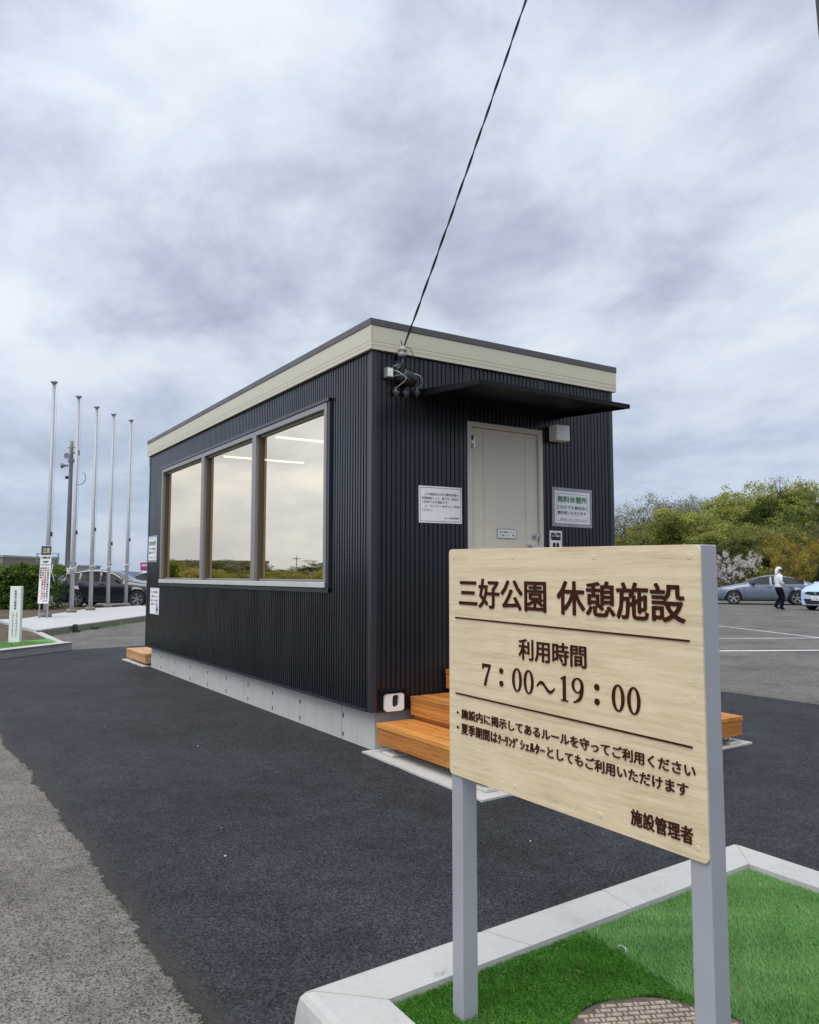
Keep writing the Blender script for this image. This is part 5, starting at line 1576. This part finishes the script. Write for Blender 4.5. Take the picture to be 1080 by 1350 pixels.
    for sgn in (-1, 1):
        mx_, mz_ = spec['mirror']; y_ = W_ / 2 * interp(spec['plan'], mx_)
        mb = MB(); mb.sphere((mx_, sgn * (y_ + .09), mz_), (.075, .11, .07), 12, 8); mb.obox((mx_ - .02, sgn * (y_ - .06), mz_ - .06), (.06, 0, 0), (0, sgn * .1, 0), (0, 0, .04))
        mb.build('door_mirror', M[spec.get('mirror_m', 'dark')], root, local=True)
    spec['face'](root, spec)
    root.rotation_euler = (0, 0, heading)
    root.location = loc
    return root

def patch(nm, m, root, pts, nv, th=.02):
    """a curved flush piece: quad or polygon pushed out along nv"""
    mb = MB(); n = len(pts); nv = Vector(nv).normalized()
    a = [Vector(p) + nv * .012 for p in pts]; b = [Vector(p) - nv * th for p in pts]
    mb.add(a + b, [tuple(range(n)), tuple(reversed(range(n, 2 * n)))] + [(i, n + i, n + (i + 1) % n, (i + 1) % n) for i in range(n)])
    return mb.build(nm, M[m], root, local=True, fix=True)
def face_grey(root, s):
    for g in (-1, 1):
        patch('headlight', 'lens', root, [(.10, g * .52, .66), (.40, g * .80, .72), (.42, g * .815, .66), (.12, g * .58, .61)], (-.5, g * .8, .1), .05)
        patch('corner_intake', 'dark', root, [(.05, g * .50, .46), (.22, g * .76, .46), (.24, g * .78, .34), (.07, g * .55, .34)], (-.7, g * .6, 0), .04)
        patch('taillight', 'taillens', root, [(s['L'] - .10, g * .70, .90), (s['L'] - .42, g * .835, .90), (s['L'] - .40, g * .84, .80), (s['L'] - .08, g * .72, .80)], (.4, g * .9, .1), .05)
        patch('arch_lip', 'dark', root, [(.30, g * .86, .26), (.36, g * .88, .30), (.36, g * .88, .24), (.30, g * .86, .22)], (0, g, 0), .01)
    patch('grille', 'dark', root, [(.0, -.56, .66), (.0, .56, .66), (.0, .60, .56), (.0, -.60, .56)], (-1, 0, 0), .03)
    patch('lower_intake', 'dark', root, [(.0, -.45, .42), (.0, .45, .42), (.0, .5, .24), (.0, -.5, .24)], (-1, 0, 0), .03)
    patch('number_plate', 'white', root, [(-.012, -.165, .55), (-.012, .165, .55), (-.012, .165, .385), (-.012, -.165, .385)], (-1, 0, 0), .02)
grey = dict(L=4.55, W=1.80, R=.325, paint='paint_grey', wheels=(.93, 3.665), spokes=5, split=True, sill=0,
    plan=[(0, .70), (.15, .86), (.5, .96), (1.2, 1.0), (3.4, 1.0), (4.2, .95), (4.55, .80)],
    under=[(0, .24), (.2, .20), (.6, .20), (4.0, .21), (4.35, .28), (4.55, .42)],
    belt=[(0, .62), (.12, .72), (.6, .82), (1.35, .93), (2.2, .945), (3.3, .965), (4.1, .99), (4.40, .96), (4.55, .86)],
    roof=[(0, .64), (.12, .75), (.6, .87), (1.28, 1.00), (1.45, 1.04), (2.15, 1.345), (2.5, 1.40), (2.85, 1.405), (3.4, 1.32), (4.0, 1.14), (4.38, 1.03), (4.55, .90)],
    roofw=[(0, .60), (.6, .76), (1.3, .80), (2.1, .74), (3.2, .73), (4.2, .74), (4.55, .68)],
    sidewin=(1.62, 3.98), wind=(1.40, 2.18), rearwin=(3.25, 4.25), pillars=(2.56,), cuts=(1.62, 3.98, 1.40, 2.18, 3.25, 4.25, 2.52, 2.60),
    handles=(2.38, 3.30), seams=(1.42, 2.56, 3.42), mirror=(1.80, 1.00), face=face_grey)
def face_hatch(root, s):
    for g in (-1, 1):
        patch('headlight', 'lens', root, [(.05, g * .34, .74), (.38, g * .70, .86), (.45, g * .74, .80), (.20, g * .68, .64), (.06, g * .44, .63)], (-.8, g * .4, .35), .05)
        patch('fog_lamp_well', 'dark', root, [(.06, g * .52, .44), (.20, g * .70, .45), (.20, g * .70, .34), (.06, g * .54, .34)], (-.8, g * .5, 0), .04)
        patch('taillight', 'taillens', root, [(s['L'] - .03, g * .60, 1.0), (s['L'] - .12, g * .72, 1.0), (s['L'] - .10, g * .73, .74), (s['L'] - .02, g * .62, .74)], (.7, g * .6, .1), .05)
    patch('grille', 'dark', root, [(.0, -.34, .745), (.0, .34, .745), (.0, .48, .66), (.0, .10, .60), (.0, -.10, .60), (.0, -.48, .66)], (-1, 0, .15), .03)
    patch('badge', 'chrome', root, [(-.014, -.07, .735), (-.014, .07, .735), (-.014, .05, .65), (-.014, -.05, .65)], (-1, 0, .1), .02)
    patch('lower_intake', 'dark', root, [(.0, -.52, .46), (.0, .52, .46), (.0, .42, .25), (.0, -.42, .25)], (-1, 0, 0), .03)
    pl = patch('number_plate', 'white', root, [(-.016, -.165, .57), (-.016, .165, .57), (-.016, .165, .405), (-.016, -.165, .405)], (-1, 0, 0), .02)
    m = MB(); put_text(m, '31-40', (-.0295, 0, .405), (0, -1, 0), (0, 0, 1), (-1, 0, 0), -.13, .13, .02, .09, .03, .001, 2, flat=True, copies=5); m.build('lettering', M['inkgreen'], pl, local=True)
    m = MB(); put_text(m, '豊田', (-.0295, 0, .405), (0, -1, 0), (0, 0, 1), (-1, 0, 0), -.06, .06, .11, .145, .02, .001, 2, flat=True, copies=5); m.build('lettering', M['inkgreen'], pl, local=True)
hatch = dict(L=3.88, W=1.695, R=.30, paint='paint_pale', wheels=(.78, 3.29), spokes=7, sill=0,
    plan=[(0, .74), (.12, .86), (.4, .96), (1.0, 1.0), (3.2, 1.0), (3.7, .95), (3.88, .84)],
    under=[(0, .22), (.2, .19), (.6, .19), (3.4, .2), (3.7, .26), (3.88, .36)],
    belt=[(0, .70), (.1, .80), (.5, .92), (1.0, 1.0), (2.0, 1.02), (3.2, 1.06), (3.75, 1.06), (3.88, .95)],
    roof=[(0, .73), (.1, .84), (.5, .97), (.95, 1.08), (1.1, 1.13), (1.75, 1.44), (2.1, 1.50), (2.8, 1.495), (3.35, 1.42), (3.72, 1.15), (3.88, 1.0)],
    roofw=[(0, .62), (.5, .78), (1.0, .82), (1.8, .72), (3.2, .70), (3.88, .72)],
    sidewin=(1.28, 3.25), wind=(1.05, 1.82), rearwin=(3.38, 3.74), pillars=(2.18, 2.98), cuts=(1.28, 3.25, 1.05, 1.82, 3.38, 3.74, 2.14, 2.22, 2.94, 3.02),
    handles=(1.98, 2.86), seams=(1.1, 2.16, 3.0), mirror=(1.42, 1.06), mirror_m='paint_pale', face=face_hatch)
def face_suv(root, s):
    Ls = s['L']
    for g in (-1, 1):
        patch('headlight', 'lens', root, [(.08, g * .45, .86), (.45, g * .82, .92), (.48, g * .84, .86), (.1, g * .5, .80)], (-.6, g * .7, .1), .05)
        patch('taillight', 'taillens', root, [(Ls - .08, g * .60, 1.06), (Ls - .34, g * .83, 1.06), (Ls - .32, g * .84, 1.02), (Ls - .06, g * .62, 1.02)], (.5, g * .8, .1), .05)
        # bright line over the side glass
        P = [(x, g * (s['W'] / 2 * interp(s['roofw'], x) + .035), interp(s['roof'], x) - .075) for x in np.linspace(1.6, 3.9, 22)]
        mb = MB(); mb.tube(P, .014, 6); mb.build('window_moulding', M['chrome'], root, local=True)
    patch('grille', 'dark', root, [(.0, -.5, .84), (.0, .5, .84), (.0, .6, .5), (.0, -.6, .5)], (-1, 0, 0), .03)
    patch('number_plate', 'white', root, [(-.012, -.165, .55), (-.012, .165, .55), (-.012, .165, .385), (-.012, -.165, .385)], (-1, 0, 0), .02)
suv = dict(L=4.74, W=1.855, R=.36, paint='paint_black', wheels=(.97, 3.66), spokes=6, split=True, sill=.07,
    plan=[(0, .72), (.15, .87), (.5, .97), (1.2, 1.0), (3.6, 1.0), (4.4, .95), (4.74, .84)],
    under=[(0, .30), (.2, .24), (.6, .25), (4.1, .26), (4.5, .36), (4.74, .50)],
    belt=[(0, .78), (.12, .90), (.6, 1.0), (1.4, 1.08), (2.4, 1.10), (3.5, 1.14), (4.2, 1.18), (4.6, 1.12), (4.74, .98)],
    roof=[(0, .82), (.12, .93), (.6, 1.04), (1.25, 1.14), (1.45, 1.18), (2.15, 1.55), (2.6, 1.65), (3.1, 1.66), (3.8, 1.57), (4.35, 1.36), (4.62, 1.18), (4.74, 1.02)],
    roofw=[(0, .62), (.6, .78), (1.3, .82), (2.1, .76), (3.5, .74), (4.74, .72)],
    sidewin=(1.62, 4.15), wind=(1.40, 2.2), rearwin=(4.0, 4.55), pillars=(2.62, 3.52), cuts=(1.62, 4.15, 1.40, 2.2, 4.0, 4.55, 2.58, 2.66, 3.48, 3.56),
    handles=(2.42, 3.34), seams=(1.45, 2.62, 3.5), mirror=(1.85, 1.16), face=face_suv)
# a car at local nose x=0 facing -x: the heading turns local +x (towards the tail) into the world
def place(spec, label, nose, tail_dir):
    d = Vector((tail_dir[0], tail_dir[1], 0)).normalized()
    return car(label, spec, (nose[0], nose[1], 0), math.atan2(d.y, d.x))
gd_ = Vector((31.784 - 30.128, 15.61 - 17.785)).normalized()
gq = Vector((-gd_.y, gd_.x)) * 0.90              # towards the far side
if gq.dot(Vector((CAMF.x, CAMF.y))) < 0: gq = -gq
g0 = Vector((30.128, 17.785)) + gq - gd_ * .93
place(grey, 'blue grey fastback car parked side on behind the walking man', g0, gd_)
a_ = R(-32.7 - 28)                                # nose points left of the picture and a little to the camera
ht = Vector((math.cos(a_ + R(56)), math.sin(a_ + R(56))))
place(hatch, 'pale blue hatchback nosing in at the right edge of the picture', Vector((25.98, 12.60)) + Vector((CAMR.x, CAMR.y)) * 1.18, ht)
sd_ = Vector((CAMR.x, CAMR.y))
s0 = Vector((5.9, 30.9)) + sd_ * 1.03
sv_ = car('dark navy crossover parked side on behind the flagpoles', suv, (0, 0, 0), 0)
sv_.rotation_euler = (0, 0, math.atan2(-sd_.y, -sd_.x)); sv_.location = (s0.x, s0.y, 0)
suv2 = dict(suv); suv2['paint'] = 'paint_white'
w_ = car('white car mostly hidden behind the dark crossover and the rest house', suv2, (0, 0, 0), 0)
w0 = Vector((7.45, 38.5)) + sd_ * 2.75
w_.rotation_euler = (0, 0, math.atan2(sd_.y, sd_.x)); w_.location = (7.25 - 1.5 * sd_.x, 38.3 - 1.5 * sd_.y, 0)

# ------------------------------------------------------------------ trees
def tree_mesh(seed, H, Wd, kind):
    """trunk with limbs, and leaf clumps through an uneven crown; local coordinates, base at 0"""
    r = np.random.default_rng(seed); tr = MB(); tips = []
    hb_ = H * kind['clear']
    tr.tube([(0, 0, -.1), (r.normal(0, .05), r.normal(0, .05), hb_), (r.normal(0, .15), r.normal(0, .15), H * .55), (r.normal(0, .3), r.normal(0, .3), H * .86)], [H * .022, H * .018, H * .011, H * .003], 8)
    for k in range(kind['limbs']):
        a = 2 * math.pi * k / kind['limbs'] * 1.62 + r.normal(0, .3); z = hb_ + (H * .6 - hb_) * r.uniform(0, 1)
        l = Wd * .5 * r.uniform(.6, 1.05); rise = r.uniform(.5, 1.2)
        p0 = Vector((0, 0, z)); p1 = p0 + Vector((math.cos(a) * l * .45, math.sin(a) * l * .45, l * rise * .45)); p2 = p0 + Vector((math.cos(a + .2) * l * .9, math.sin(a + .2) * l * .9, l * rise * .95))
        tr.tube([p0, p1, p2], [H * .010, H * .006, H * .0022], 6); tips.append(p2)
        for q in range(3):
            b = a + r.normal(0, .8); e = p1.lerp(p2, r.uniform(0, .8)); f = e + Vector((math.cos(b) * l * .35, math.sin(b) * l * .35, l * r.uniform(.2, .55)))
            tr.tube([e, (e + f) / 2 + Vector((0, 0, .05)), f], [H * .004, H * .003, H * .0013], 5); tips.append(f)
    cen = []; rd = []
    lob = [(r.normal(0, Wd * .22), r.normal(0, Wd * .22), H * r.uniform(kind['clear'] + .12, .84), Wd * r.uniform(.17, .30)) for _ in range(kind['lobes'])]
    lob += [(t.x, t.y, min(t.z, H * .9), Wd * r.uniform(.10, .18)) for t in (tips if kind.get('tips') else tips[::2])]
    for k in range(kind['clumps']):
        L_ = lob[r.integers(0, len(lob))]
        v = r.normal(0, 1, 3); v /= np.linalg.norm(v); rr = L_[3] * r.uniform(.45, 1.12)
        p = np.array(L_[:3]) + v * rr * np.array([1, 1, .9])
        if p[2] < kind['low'] * H: p[2] = kind['low'] * H + r.uniform(0, .3)
        if p[2] > H: p[2] = H - r.uniform(0, .5)
        cen.append(p); rd.append(r.uniform(.22, .5) * kind.get('cr', 1.0))
    V, F, sh = leaf_cloud(r, np.array(cen), np.array(rd), kind['n'], kind['leaf'])
    if kind.get('dark_share'):
        pass
    return tr, V, F, sh
K = dict(
    fresh=dict(clear=.16, limbs=9, lobes=9, clumps=560, n=52, leaf=.075, cr=1.2, low=.06, mat='leaf_a'),
    mid=dict(clear=.14, limbs=9, lobes=10, clumps=600, n=52, leaf=.075, cr=1.2, low=.04, mat='leaf_b'),
    deep=dict(clear=.10, limbs=8, lobes=9, clumps=580, n=48, leaf=.075, cr=1.15, low=.03, mat='leaf_c'),
    bud=dict(tips=True, clear=.22, limbs=16, lobes=2, clumps=480, n=26, leaf=.05, low=.14, mat='leaf_d', cr=1.15),
    gold=dict(clear=.10, limbs=8, lobes=8, clumps=260, n=30, leaf=.055, low=.08, mat='leaf_y', cr=.75),
    blossom=dict(clear=.12, limbs=11, lobes=7, clumps=190, n=26, leaf=.05, low=.10, mat='blossom', cr=.6),
)
PROTO = {}
def tree(name, label, cat, kind, x, y, H, Wd, seed, group=None, rot=None, z=0.0):
    key = (kind, seed)
    if key not in PROTO:
        tr, V, F, sh = tree_mesh(seed * 7 + 3, 8.0 if kind not in ('gold', 'blossom') else 4.0, 6.6 if kind not in ('gold', 'blossom') else 4.2, K[kind])
        root = thing(name, label, cat, (0, 0, 0), group)
        tr.build('trunk', M['bark'], root, local=True)
        np_mesh('crown', V, F, M[K[kind]['mat']], parent=root, attr=sh)
        PROTO[key] = root
    else:
        root = copy_tree(PROTO[key]); root.name = name
        tag(root, label, cat, group)
    bh, bw = (8.0, 6.6) if kind not in ('gold', 'blossom') else (4.0, 4.2)
    root.location = (x, y, z); root.scale = (Wd / bw, Wd / bw, H / bh)
    root.rotation_euler = (0, 0, rot if rot is not None else (seed * 1.7 + x) % 6.28)
    return root
def at(px, depth):
    q = Vector((-3.1128, -5.4106)) + (Vector((CAMF.x, CAMF.y)) + Vector((CAMR.x, CAMR.y)) * ((px - 540) / LENS_PX)) * depth
    return q.x, q.y
def top(py, depth): return 1.4 + (758 - py) / LENS_PX * depth * 1.01
G = 'trees along the far side of the car park'
forest = [
    # kind, px, depth, top py, width m, seed, label
    ('bud', 826, 66, 672, 5.5, 1, 'thin pale budding tree just right of the rest house wall'),
    ('deep', 838, 63, 692, 5.0, 1, 'small dark tree under the pale budding trees by the rest house'),
    ('bud', 862, 62, 660, 6.4, 2, 'airy budding tree with sky showing through, second from the rest house'),
    ('mid', 852, 58, 690, 5.0, 1, 'olive round tree above the middle of the wooden sign'),
    ('mid', 884, 58, 668, 6.4, 2, 'broad olive green tree behind the right part of the sign'),
    ('bud', 908, 64, 646, 7.0, 3, 'tall sparse budding tree rising over the olive trees'),
    ('fresh', 912, 57, 672, 6.2, 1, 'yellow green tree right over the top right corner of the sign'),
    ('bud', 948, 66, 652, 6.5, 4, 'sparse budding tree left of the tallest green trees'),
    ('fresh', 942, 58, 664, 6.4, 2, 'bright yellow green tree above the pale blossom tree'),
    ('fresh', 985, 60, 638, 7.4, 3, 'tall fresh green tree above the grey car'),
    ('mid', 968, 54, 690, 6.4, 3, 'low leafy tree directly behind the blossom tree'),
    ('deep', 1004, 53, 706, 6.2, 2, 'dark shaded tree behind the roof of the grey car'),
    ('fresh', 1022, 60, 640, 6.8, 1, 'light green tree between the tallest trees on the right'),
    ('bud', 1040, 63, 636, 6.6, 2, 'budding tree high above the walking man'),
    ('deep', 1066, 57, 632, 7.6, 3, 'tall dark evergreen tree at the right edge of the wood'),
    ('mid', 1040, 54, 690, 6.0, 1, 'shaded olive tree behind the golden bush'),
    ('bud', 1054, 52, 690, 4.5, 4, 'grey leafless looking bush tree in front of the dark evergreen'),
    ('fresh', 1092, 55, 650, 7.0, 2, 'green tree cut by the right edge of the picture'),
    ('mid', 1110, 58, 640, 7.5, 2, 'olive tree just beyond the right edge of the wood'),
    ('deep', 940, 52, 716, 5.4, 1, 'dark low tree between the sign and the blossom tree'),
    ('deep', 1078, 47, 726, 5.5, 2, 'dark green shrub tree low behind the pale hatchback'),
]
for kd, px_, dp, ty, wd, sdv, lab in forest:
    x, y = at(px_, dp); tree('broadleaf_tree' if kd != 'bud' else 'budding_tree', lab, 'tree', kd, x, y, top(ty, dp), wd, sdv, G)
for px_, dp, ty, wd, sdv, lab in ((962, 46, 729, 3.6, 1, 'pale pink blossom tree behind the bonnet of the grey car'), (975, 48.5, 722, 2.6, 2, 'taller thin branch of white blossom behind the pale pink tree')):
    x, y = at(px_, dp); tree('blossom_tree', lab, 'tree', 'blossom', x, y, top(ty + 4, dp), wd * .72, sdv)
x, y = at(1056, 43); tree('golden_bush', 'golden yellow bush behind the tail of the grey car', 'bush', 'gold', x, y, top(706, 43), 3.4, 1)
x, y = at(1042, 44.5); tree('golden_bush', 'smaller golden bush left of the tall golden one behind the walking man', 'bush', 'gold', x, y, top(722, 44.5), 2.0, 2)
# undergrowth that closes the foot of the wood
r = np.random.default_rng(77)
cen = []
for k in range(1500):
    dpt = r.uniform(47, 64); px_ = r.uniform(800, 1180); x, y = at(px_, dpt); cen.append((x, y, r.uniform(0, 1.9) * (0.7 + .3 * math.sin(px_ * .09))))
V, F, sh = leaf_cloud(r, np.array(cen), np.full(len(cen), .42), 20, .075)
tag(np_mesh('undergrowth', V, F, M['leaf_b'], attr=np.clip(sh * .8, 0, 1)), 'low dense undergrowth along the foot of the wood', 'undergrowth', kind='stuff')
# the slope and town to the left of the picture, seen in the window panes
i = 0
lab_ = ['rounded bush beyond the lot, seen mirrored in the windows', 'dark bush beyond the lot, seen mirrored in the windows', 'olive bush beyond the lot, seen mirrored in the windows']
for ang, dist, h, w, kd, sdv in [(-14.5, 52, 3.6, 6.0, 'mid', 1), (-16.5, 46, 3.0, 5.0, 'fresh', 2), (-17.5, 55, 3.6, 6.5, 'deep', 1), (-19, 48, 2.6, 5.0, 'mid', 3), (-20.5, 56, 3.9, 4.5, 'deep', 2), (-22, 47, 2.5, 5.5, 'mid', 2), (-23.5, 58, 3.2, 5.0, 'deep', 3), (-25, 50, 2.7, 5.6, 'mid', 1), (-26.5, 57, 3.7, 5.5, 'deep', 1), (-28, 48, 2.6, 5.2, 'fresh', 1), (-30, 54, 3.3, 6.0, 'mid', 3), (-32, 50, 2.8, 6.0, 'deep', 2), (-12.5, 50, 3.2, 5.5, 'fresh', 3), (-10.6, 56, 3.5, 5.5, 'mid', 2), (-34.5, 52, 3.2, 6, 'mid', 1)]:
    c = Vector((3.1, -5.4)); x = c.x + math.sin(R(ang)) * dist; y = c.y + math.cos(R(ang)) * dist
    t = tree('broadleaf_bush', {'mid': lab_[2], 'deep': lab_[1], 'fresh': lab_[0]}[kd], 'bush', kd, x, y, h * .66, w, sdv, {'mid': 'olive bushes mirrored in the windows', 'deep': 'dark bushes mirrored in the windows', 'fresh': 'rounded bushes mirrored in the windows'}[kd])
hl = thing('warehouse', 'long low pale warehouse beyond the lot, mirrored in the middle window', 'building', (-20, 60, 0))
mb = MB(); mb.obox((-24.5, 62, 0), (8.5, 2.5, 0), (-2, 6, 0), (0, 0, 2.45)); mb.build('wall', M['bldg'], hl)
mb = MB(); mb.obox((-24.7, 61.8, 2.455), (8.9, 2.6, 0), (-2.1, 6.4, 0), (0, 0, .25)); mb.build('roof', M['bldg2'], hl)
for k, (x, y, hgt) in enumerate(((-19.3, 44.0, 2.7), (-25.5, 50.0, 3.3))):
    t = thing('lamp_pole', ['thin lamp pole beyond the lot mirrored in the near window', 'taller thin pole with cross arm mirrored in the near window'][k], 'pole', (x, y, 0))
    mb = MB(); mb.tube([(x, y, 0), (x, y, hgt)], [.05, .03], 8); mb.build('shaft', M['conc_pole'], t)
    mb = MB(); mb.box(x - .25, x + .25, y - .03, y + .03, hgt - .22, hgt - .16); mb.build('cross_arm', M['conc_pole'], t)

# ------------------------------------------------------------------ walking man
def skin_mesh(joints, edges, sub=1):
    """joints: name -> (xyz, radius); continuous skinned surface"""
    bm = bmesh.new(); lay = bm.verts.layers.skin.verify(); idx = {}
    for i, (nm, (p, rr)) in enumerate(joints.items()):
        v = bm.verts.new(p); idx[nm] = v
        rr = rr if hasattr(rr, '__len__') else (rr, rr)
        v[lay].radius = rr; v[lay].use_root = (i == 0)
    for a, b in edges: bm.edges.new((idx[a], idx[b]))
    me = bpy.data.meshes.new('s'); bm.to_mesh(me); bm.free()
    o = bpy.data.objects.new('s', me); COL.objects.link(o)
    m = o.modifiers.new('k', 'SKIN'); m.use_smooth_shade = True
    s = o.modifiers.new('d', 'SUBSURF'); s.levels = sub; s.render_levels = sub
    out = bpy.data.meshes.new_from_object(o.evaluated_get(bpy.context.evaluated_depsgraph_get()))
    bpy.data.objects.remove(o)
    for p in out.polygons: p.use_smooth = True
    return out
def part_from(me, name, mat_, parent):
    me.name = name; me.materials.clear(); me.materials.append(mat_)
    o = bpy.data.objects.new(name, me); COL.objects.link(o); o.parent = parent; return o
man = thing('person', 'man walking right in white shirt and navy trousers, white towel over his head', 'person', (0, 0, 0))
J = {'pelvis': ((0, 0, .93), .125), 'waist': ((.0, 0, 1.08), .115), 'chest': ((.01, 0, 1.26), (.15, .12)), 'neckb': ((.0, 0, 1.42), .075), 'neck': ((.02, 0, 1.48), .055),
     'jaw': ((.055, 0, 1.545), (.062, .06)), 'head': ((.045, 0, 1.61), (.078, .088)), 'crown': ((.04, 0, 1.675), (.068, .075)), 'nose0': ((.10, 0, 1.60), .03), 'nose': ((.148, 0, 1.59), .012)}
Ed = [('pelvis', 'waist'), ('waist', 'chest'), ('chest', 'neckb'), ('neckb', 'neck'), ('neck', 'jaw'), ('jaw', 'head'), ('head', 'crown'), ('head', 'nose0'), ('nose0', 'nose')]
arm = {-1: [(.0, 1.385, .06), (-.035, 1.14, .046), (.13, .99, .036), (.175, .96, .028)], 1: [(.0, 1.385, .06), (-.05, 1.14, .046), (.14, 1.07, .036), (.20, 1.08, .028)]}
leg = {-1: [(.0, .88, .098), (.10, .49, .064), (.02, .12, .045), (.03, .05, .04), (.12, .03, .035)], 1: [(.0, .88, .098), (.10, .50, .064), (-.11, .20, .045), (-.115, .11, .04), (-.02, .05, .033)]}
for g in (-1, 1):
    y = g * .17
    names = ['sh', 'el', 'wr', 'palm']
    for k, (x, z, rr) in enumerate(arm[g]): J[f'{names[k]}{g}'] = ((x, g * (.17 + (.05 if k == 1 else .01 if k > 1 else 0)), z), rr)
    Ed += [('chest', f'sh{g}'), (f'sh{g}', f'el{g}'), (f'el{g}', f'wr{g}'), (f'wr{g}', f'palm{g}')]
    px0, pz0 = arm[g][3][0], arm[g][3][1]
    for f, (dy, ln) in enumerate(((-.030, .070), (-.010, .082), (.010, .076), (.030, .060))):
        J[f'f{f}{g}a'] = ((px0 + .045, g * .18 + dy, pz0 - .005), .011); J[f'f{f}{g}b'] = ((px0 + .045 + ln * .55, g * .18 + dy, pz0 - .02), .009); J[f'f{f}{g}c'] = ((px0 + .04 + ln * .75, g * .18 + dy, pz0 - .055), .008)
        Ed += [(f'palm{g}', f'f{f}{g}a'), (f'f{f}{g}a', f'f{f}{g}b'), (f'f{f}{g}b', f'f{f}{g}c')]
    J[f't{g}a'] = ((px0 + .02, g * .15, pz0 + .03), .012); J[f't{g}b'] = ((px0 + .06, g * .145, pz0 + .04), .010); Ed += [(f'palm{g}', f't{g}a'), (f't{g}a', f't{g}b')]
    nm = ['hip', 'kn', 'an', 'heel', 'toe']
    for k, (x, z, rr) in enumerate(leg[g]): J[f'{nm[k]}{g}'] = ((x, g * (.09 if k else .095), z), rr)
    Ed += [('pelvis', f'hip{g}'), (f'hip{g}', f'kn{g}'), (f'kn{g}', f'an{g}'), (f'an{g}', f'heel{g}'), (f'heel{g}', f'toe{g}')]
body = part_from(skin_mesh(J, Ed, 1), 'body', M['skin'], man)
def rings(mb, rr, n=18):
    vs = [(cx + rx * math.cos(2 * math.pi * k / n), ry * math.sin(2 * math.pi * k / n), z) for cx, z, rx, ry in rr for k in range(n)]
    o = mb.smooth; mb.smooth = True
    mb.add(vs, [(i * n + k, i * n + (k + 1) % n, (i + 1) * n + (k + 1) % n, (i + 1) * n + k) for i in range(len(rr) - 1) for k in range(n)])
    mb.smooth = o
mb = MB()
rings(mb, [(-.01, .90, .125, .170), (-.01, .93, .136, .178), (-.01, 1.0, .134, .176), (-.01, 1.05, .128, .170), (-.01, 1.14, .132, .172), (0, 1.27, .138, .196), (0, 1.345, .125, .205), (0, 1.395, .095, .165), (.005, 1.43, .072, .095), (.015, 1.455, .066, .072)])
for g in (-1, 1):
    a = arm[g]
    mb.tube([(a[0][0], g * .165, a[0][1] - .01), ((a[0][0] * .6 + a[1][0] * .4), g * .205, a[0][1] * .6 + a[1][1] * .4), (a[1][0], g * .222, a[1][1]), (a[1][0] * .5 + a[2][0] * .5, g * .205, a[1][1] * .5 + a[2][1] * .5), (a[1][0] * .2 + a[2][0] * .8, g * .185, a[1][1] * .2 + a[2][1] * .8)], [.078, .072, .064, .058, .05], 12)
mb.build('shirt', M['shirt'], man, local=True)
mb = MB()
rings(mb, [(-.005, 1.01, .122, .160), (-.01, .95, .130, .170), (-.015, .86, .138, .178), (-.01, .78, .125, .172), (-.005, .72, .09, .15)])
for g in (-1, 1):
    l = leg[g]
    mb.tube([(l[0][0] - .01, g * .088, l[0][1] - .02), (l[0][0] * .5 + l[1][0] * .5 - .005, g * .09, l[0][1] * .5 + l[1][1] * .5), (l[1][0], g * .09, l[1][1]), (l[1][0] * .5 + l[2][0] * .5, g * .09, l[1][1] * .5 + l[2][1] * .5), (l[2][0], g * .09, l[2][1]), (l[3][0] - .01, g * .09, l[3][1] - .005)], [.112, .104, .086, .076, .070, .068], 14)
mb.build('trousers', M['trousers'], man, local=True)
mb = MB(); rings(mb, [(-.008, .955, .1335, .1735), (-.008, .99, .131, .170)]); mb.build('belt', M['shoe'], man, local=True)
for g in (-1, 1):
    l = leg[g]
    part_from(skin_mesh({'h': ((l[3][0] - .03, g * .09, l[3][1] + .005), .05), 'm': ((l[3][0] + .06, g * .09, l[3][1] * .5 + l[4][1] * .5 + .01), .048), 't': ((l[4][0] + .05, g * .09, l[4][1] + .01), .036)}, [('h', 'm'), ('m', 't')], 1), 'shoe', M['shoe'], man)
mb = MB(); mb.sphere((.012, 0, 1.645), (.105, .098, .095), 18, 12, -.2); mb.tube([(-.045, 0, 1.63), (-.085, 0, 1.55), (-.105, 0, 1.46), (-.12, 0, 1.41)], [.075, .062, .05, .038], 10); mb.build('towel', M['shirt'], man, local=True)
for g in (-1, 1):
    mb = MB(); mb.sphere((.045, g * .075, 1.60), (.045, .012, .055), 8, 6); mb.build('hair', M['hair'], man, local=True)
    mb = MB(); mb.sphere((.112, g * .032, 1.612), (.012, .013, .008), 8, 6); mb.build('eye', M['dark'], man, local=True)
mb = MB(); mb.sphere((.118, 0, 1.548), (.010, .024, .005), 8, 6); mb.build('mouth', M['inkbrown'], man, local=True)
man.location = (26.64, 13.27, 0.0); man.rotation_euler = (0, 0, -YAW)
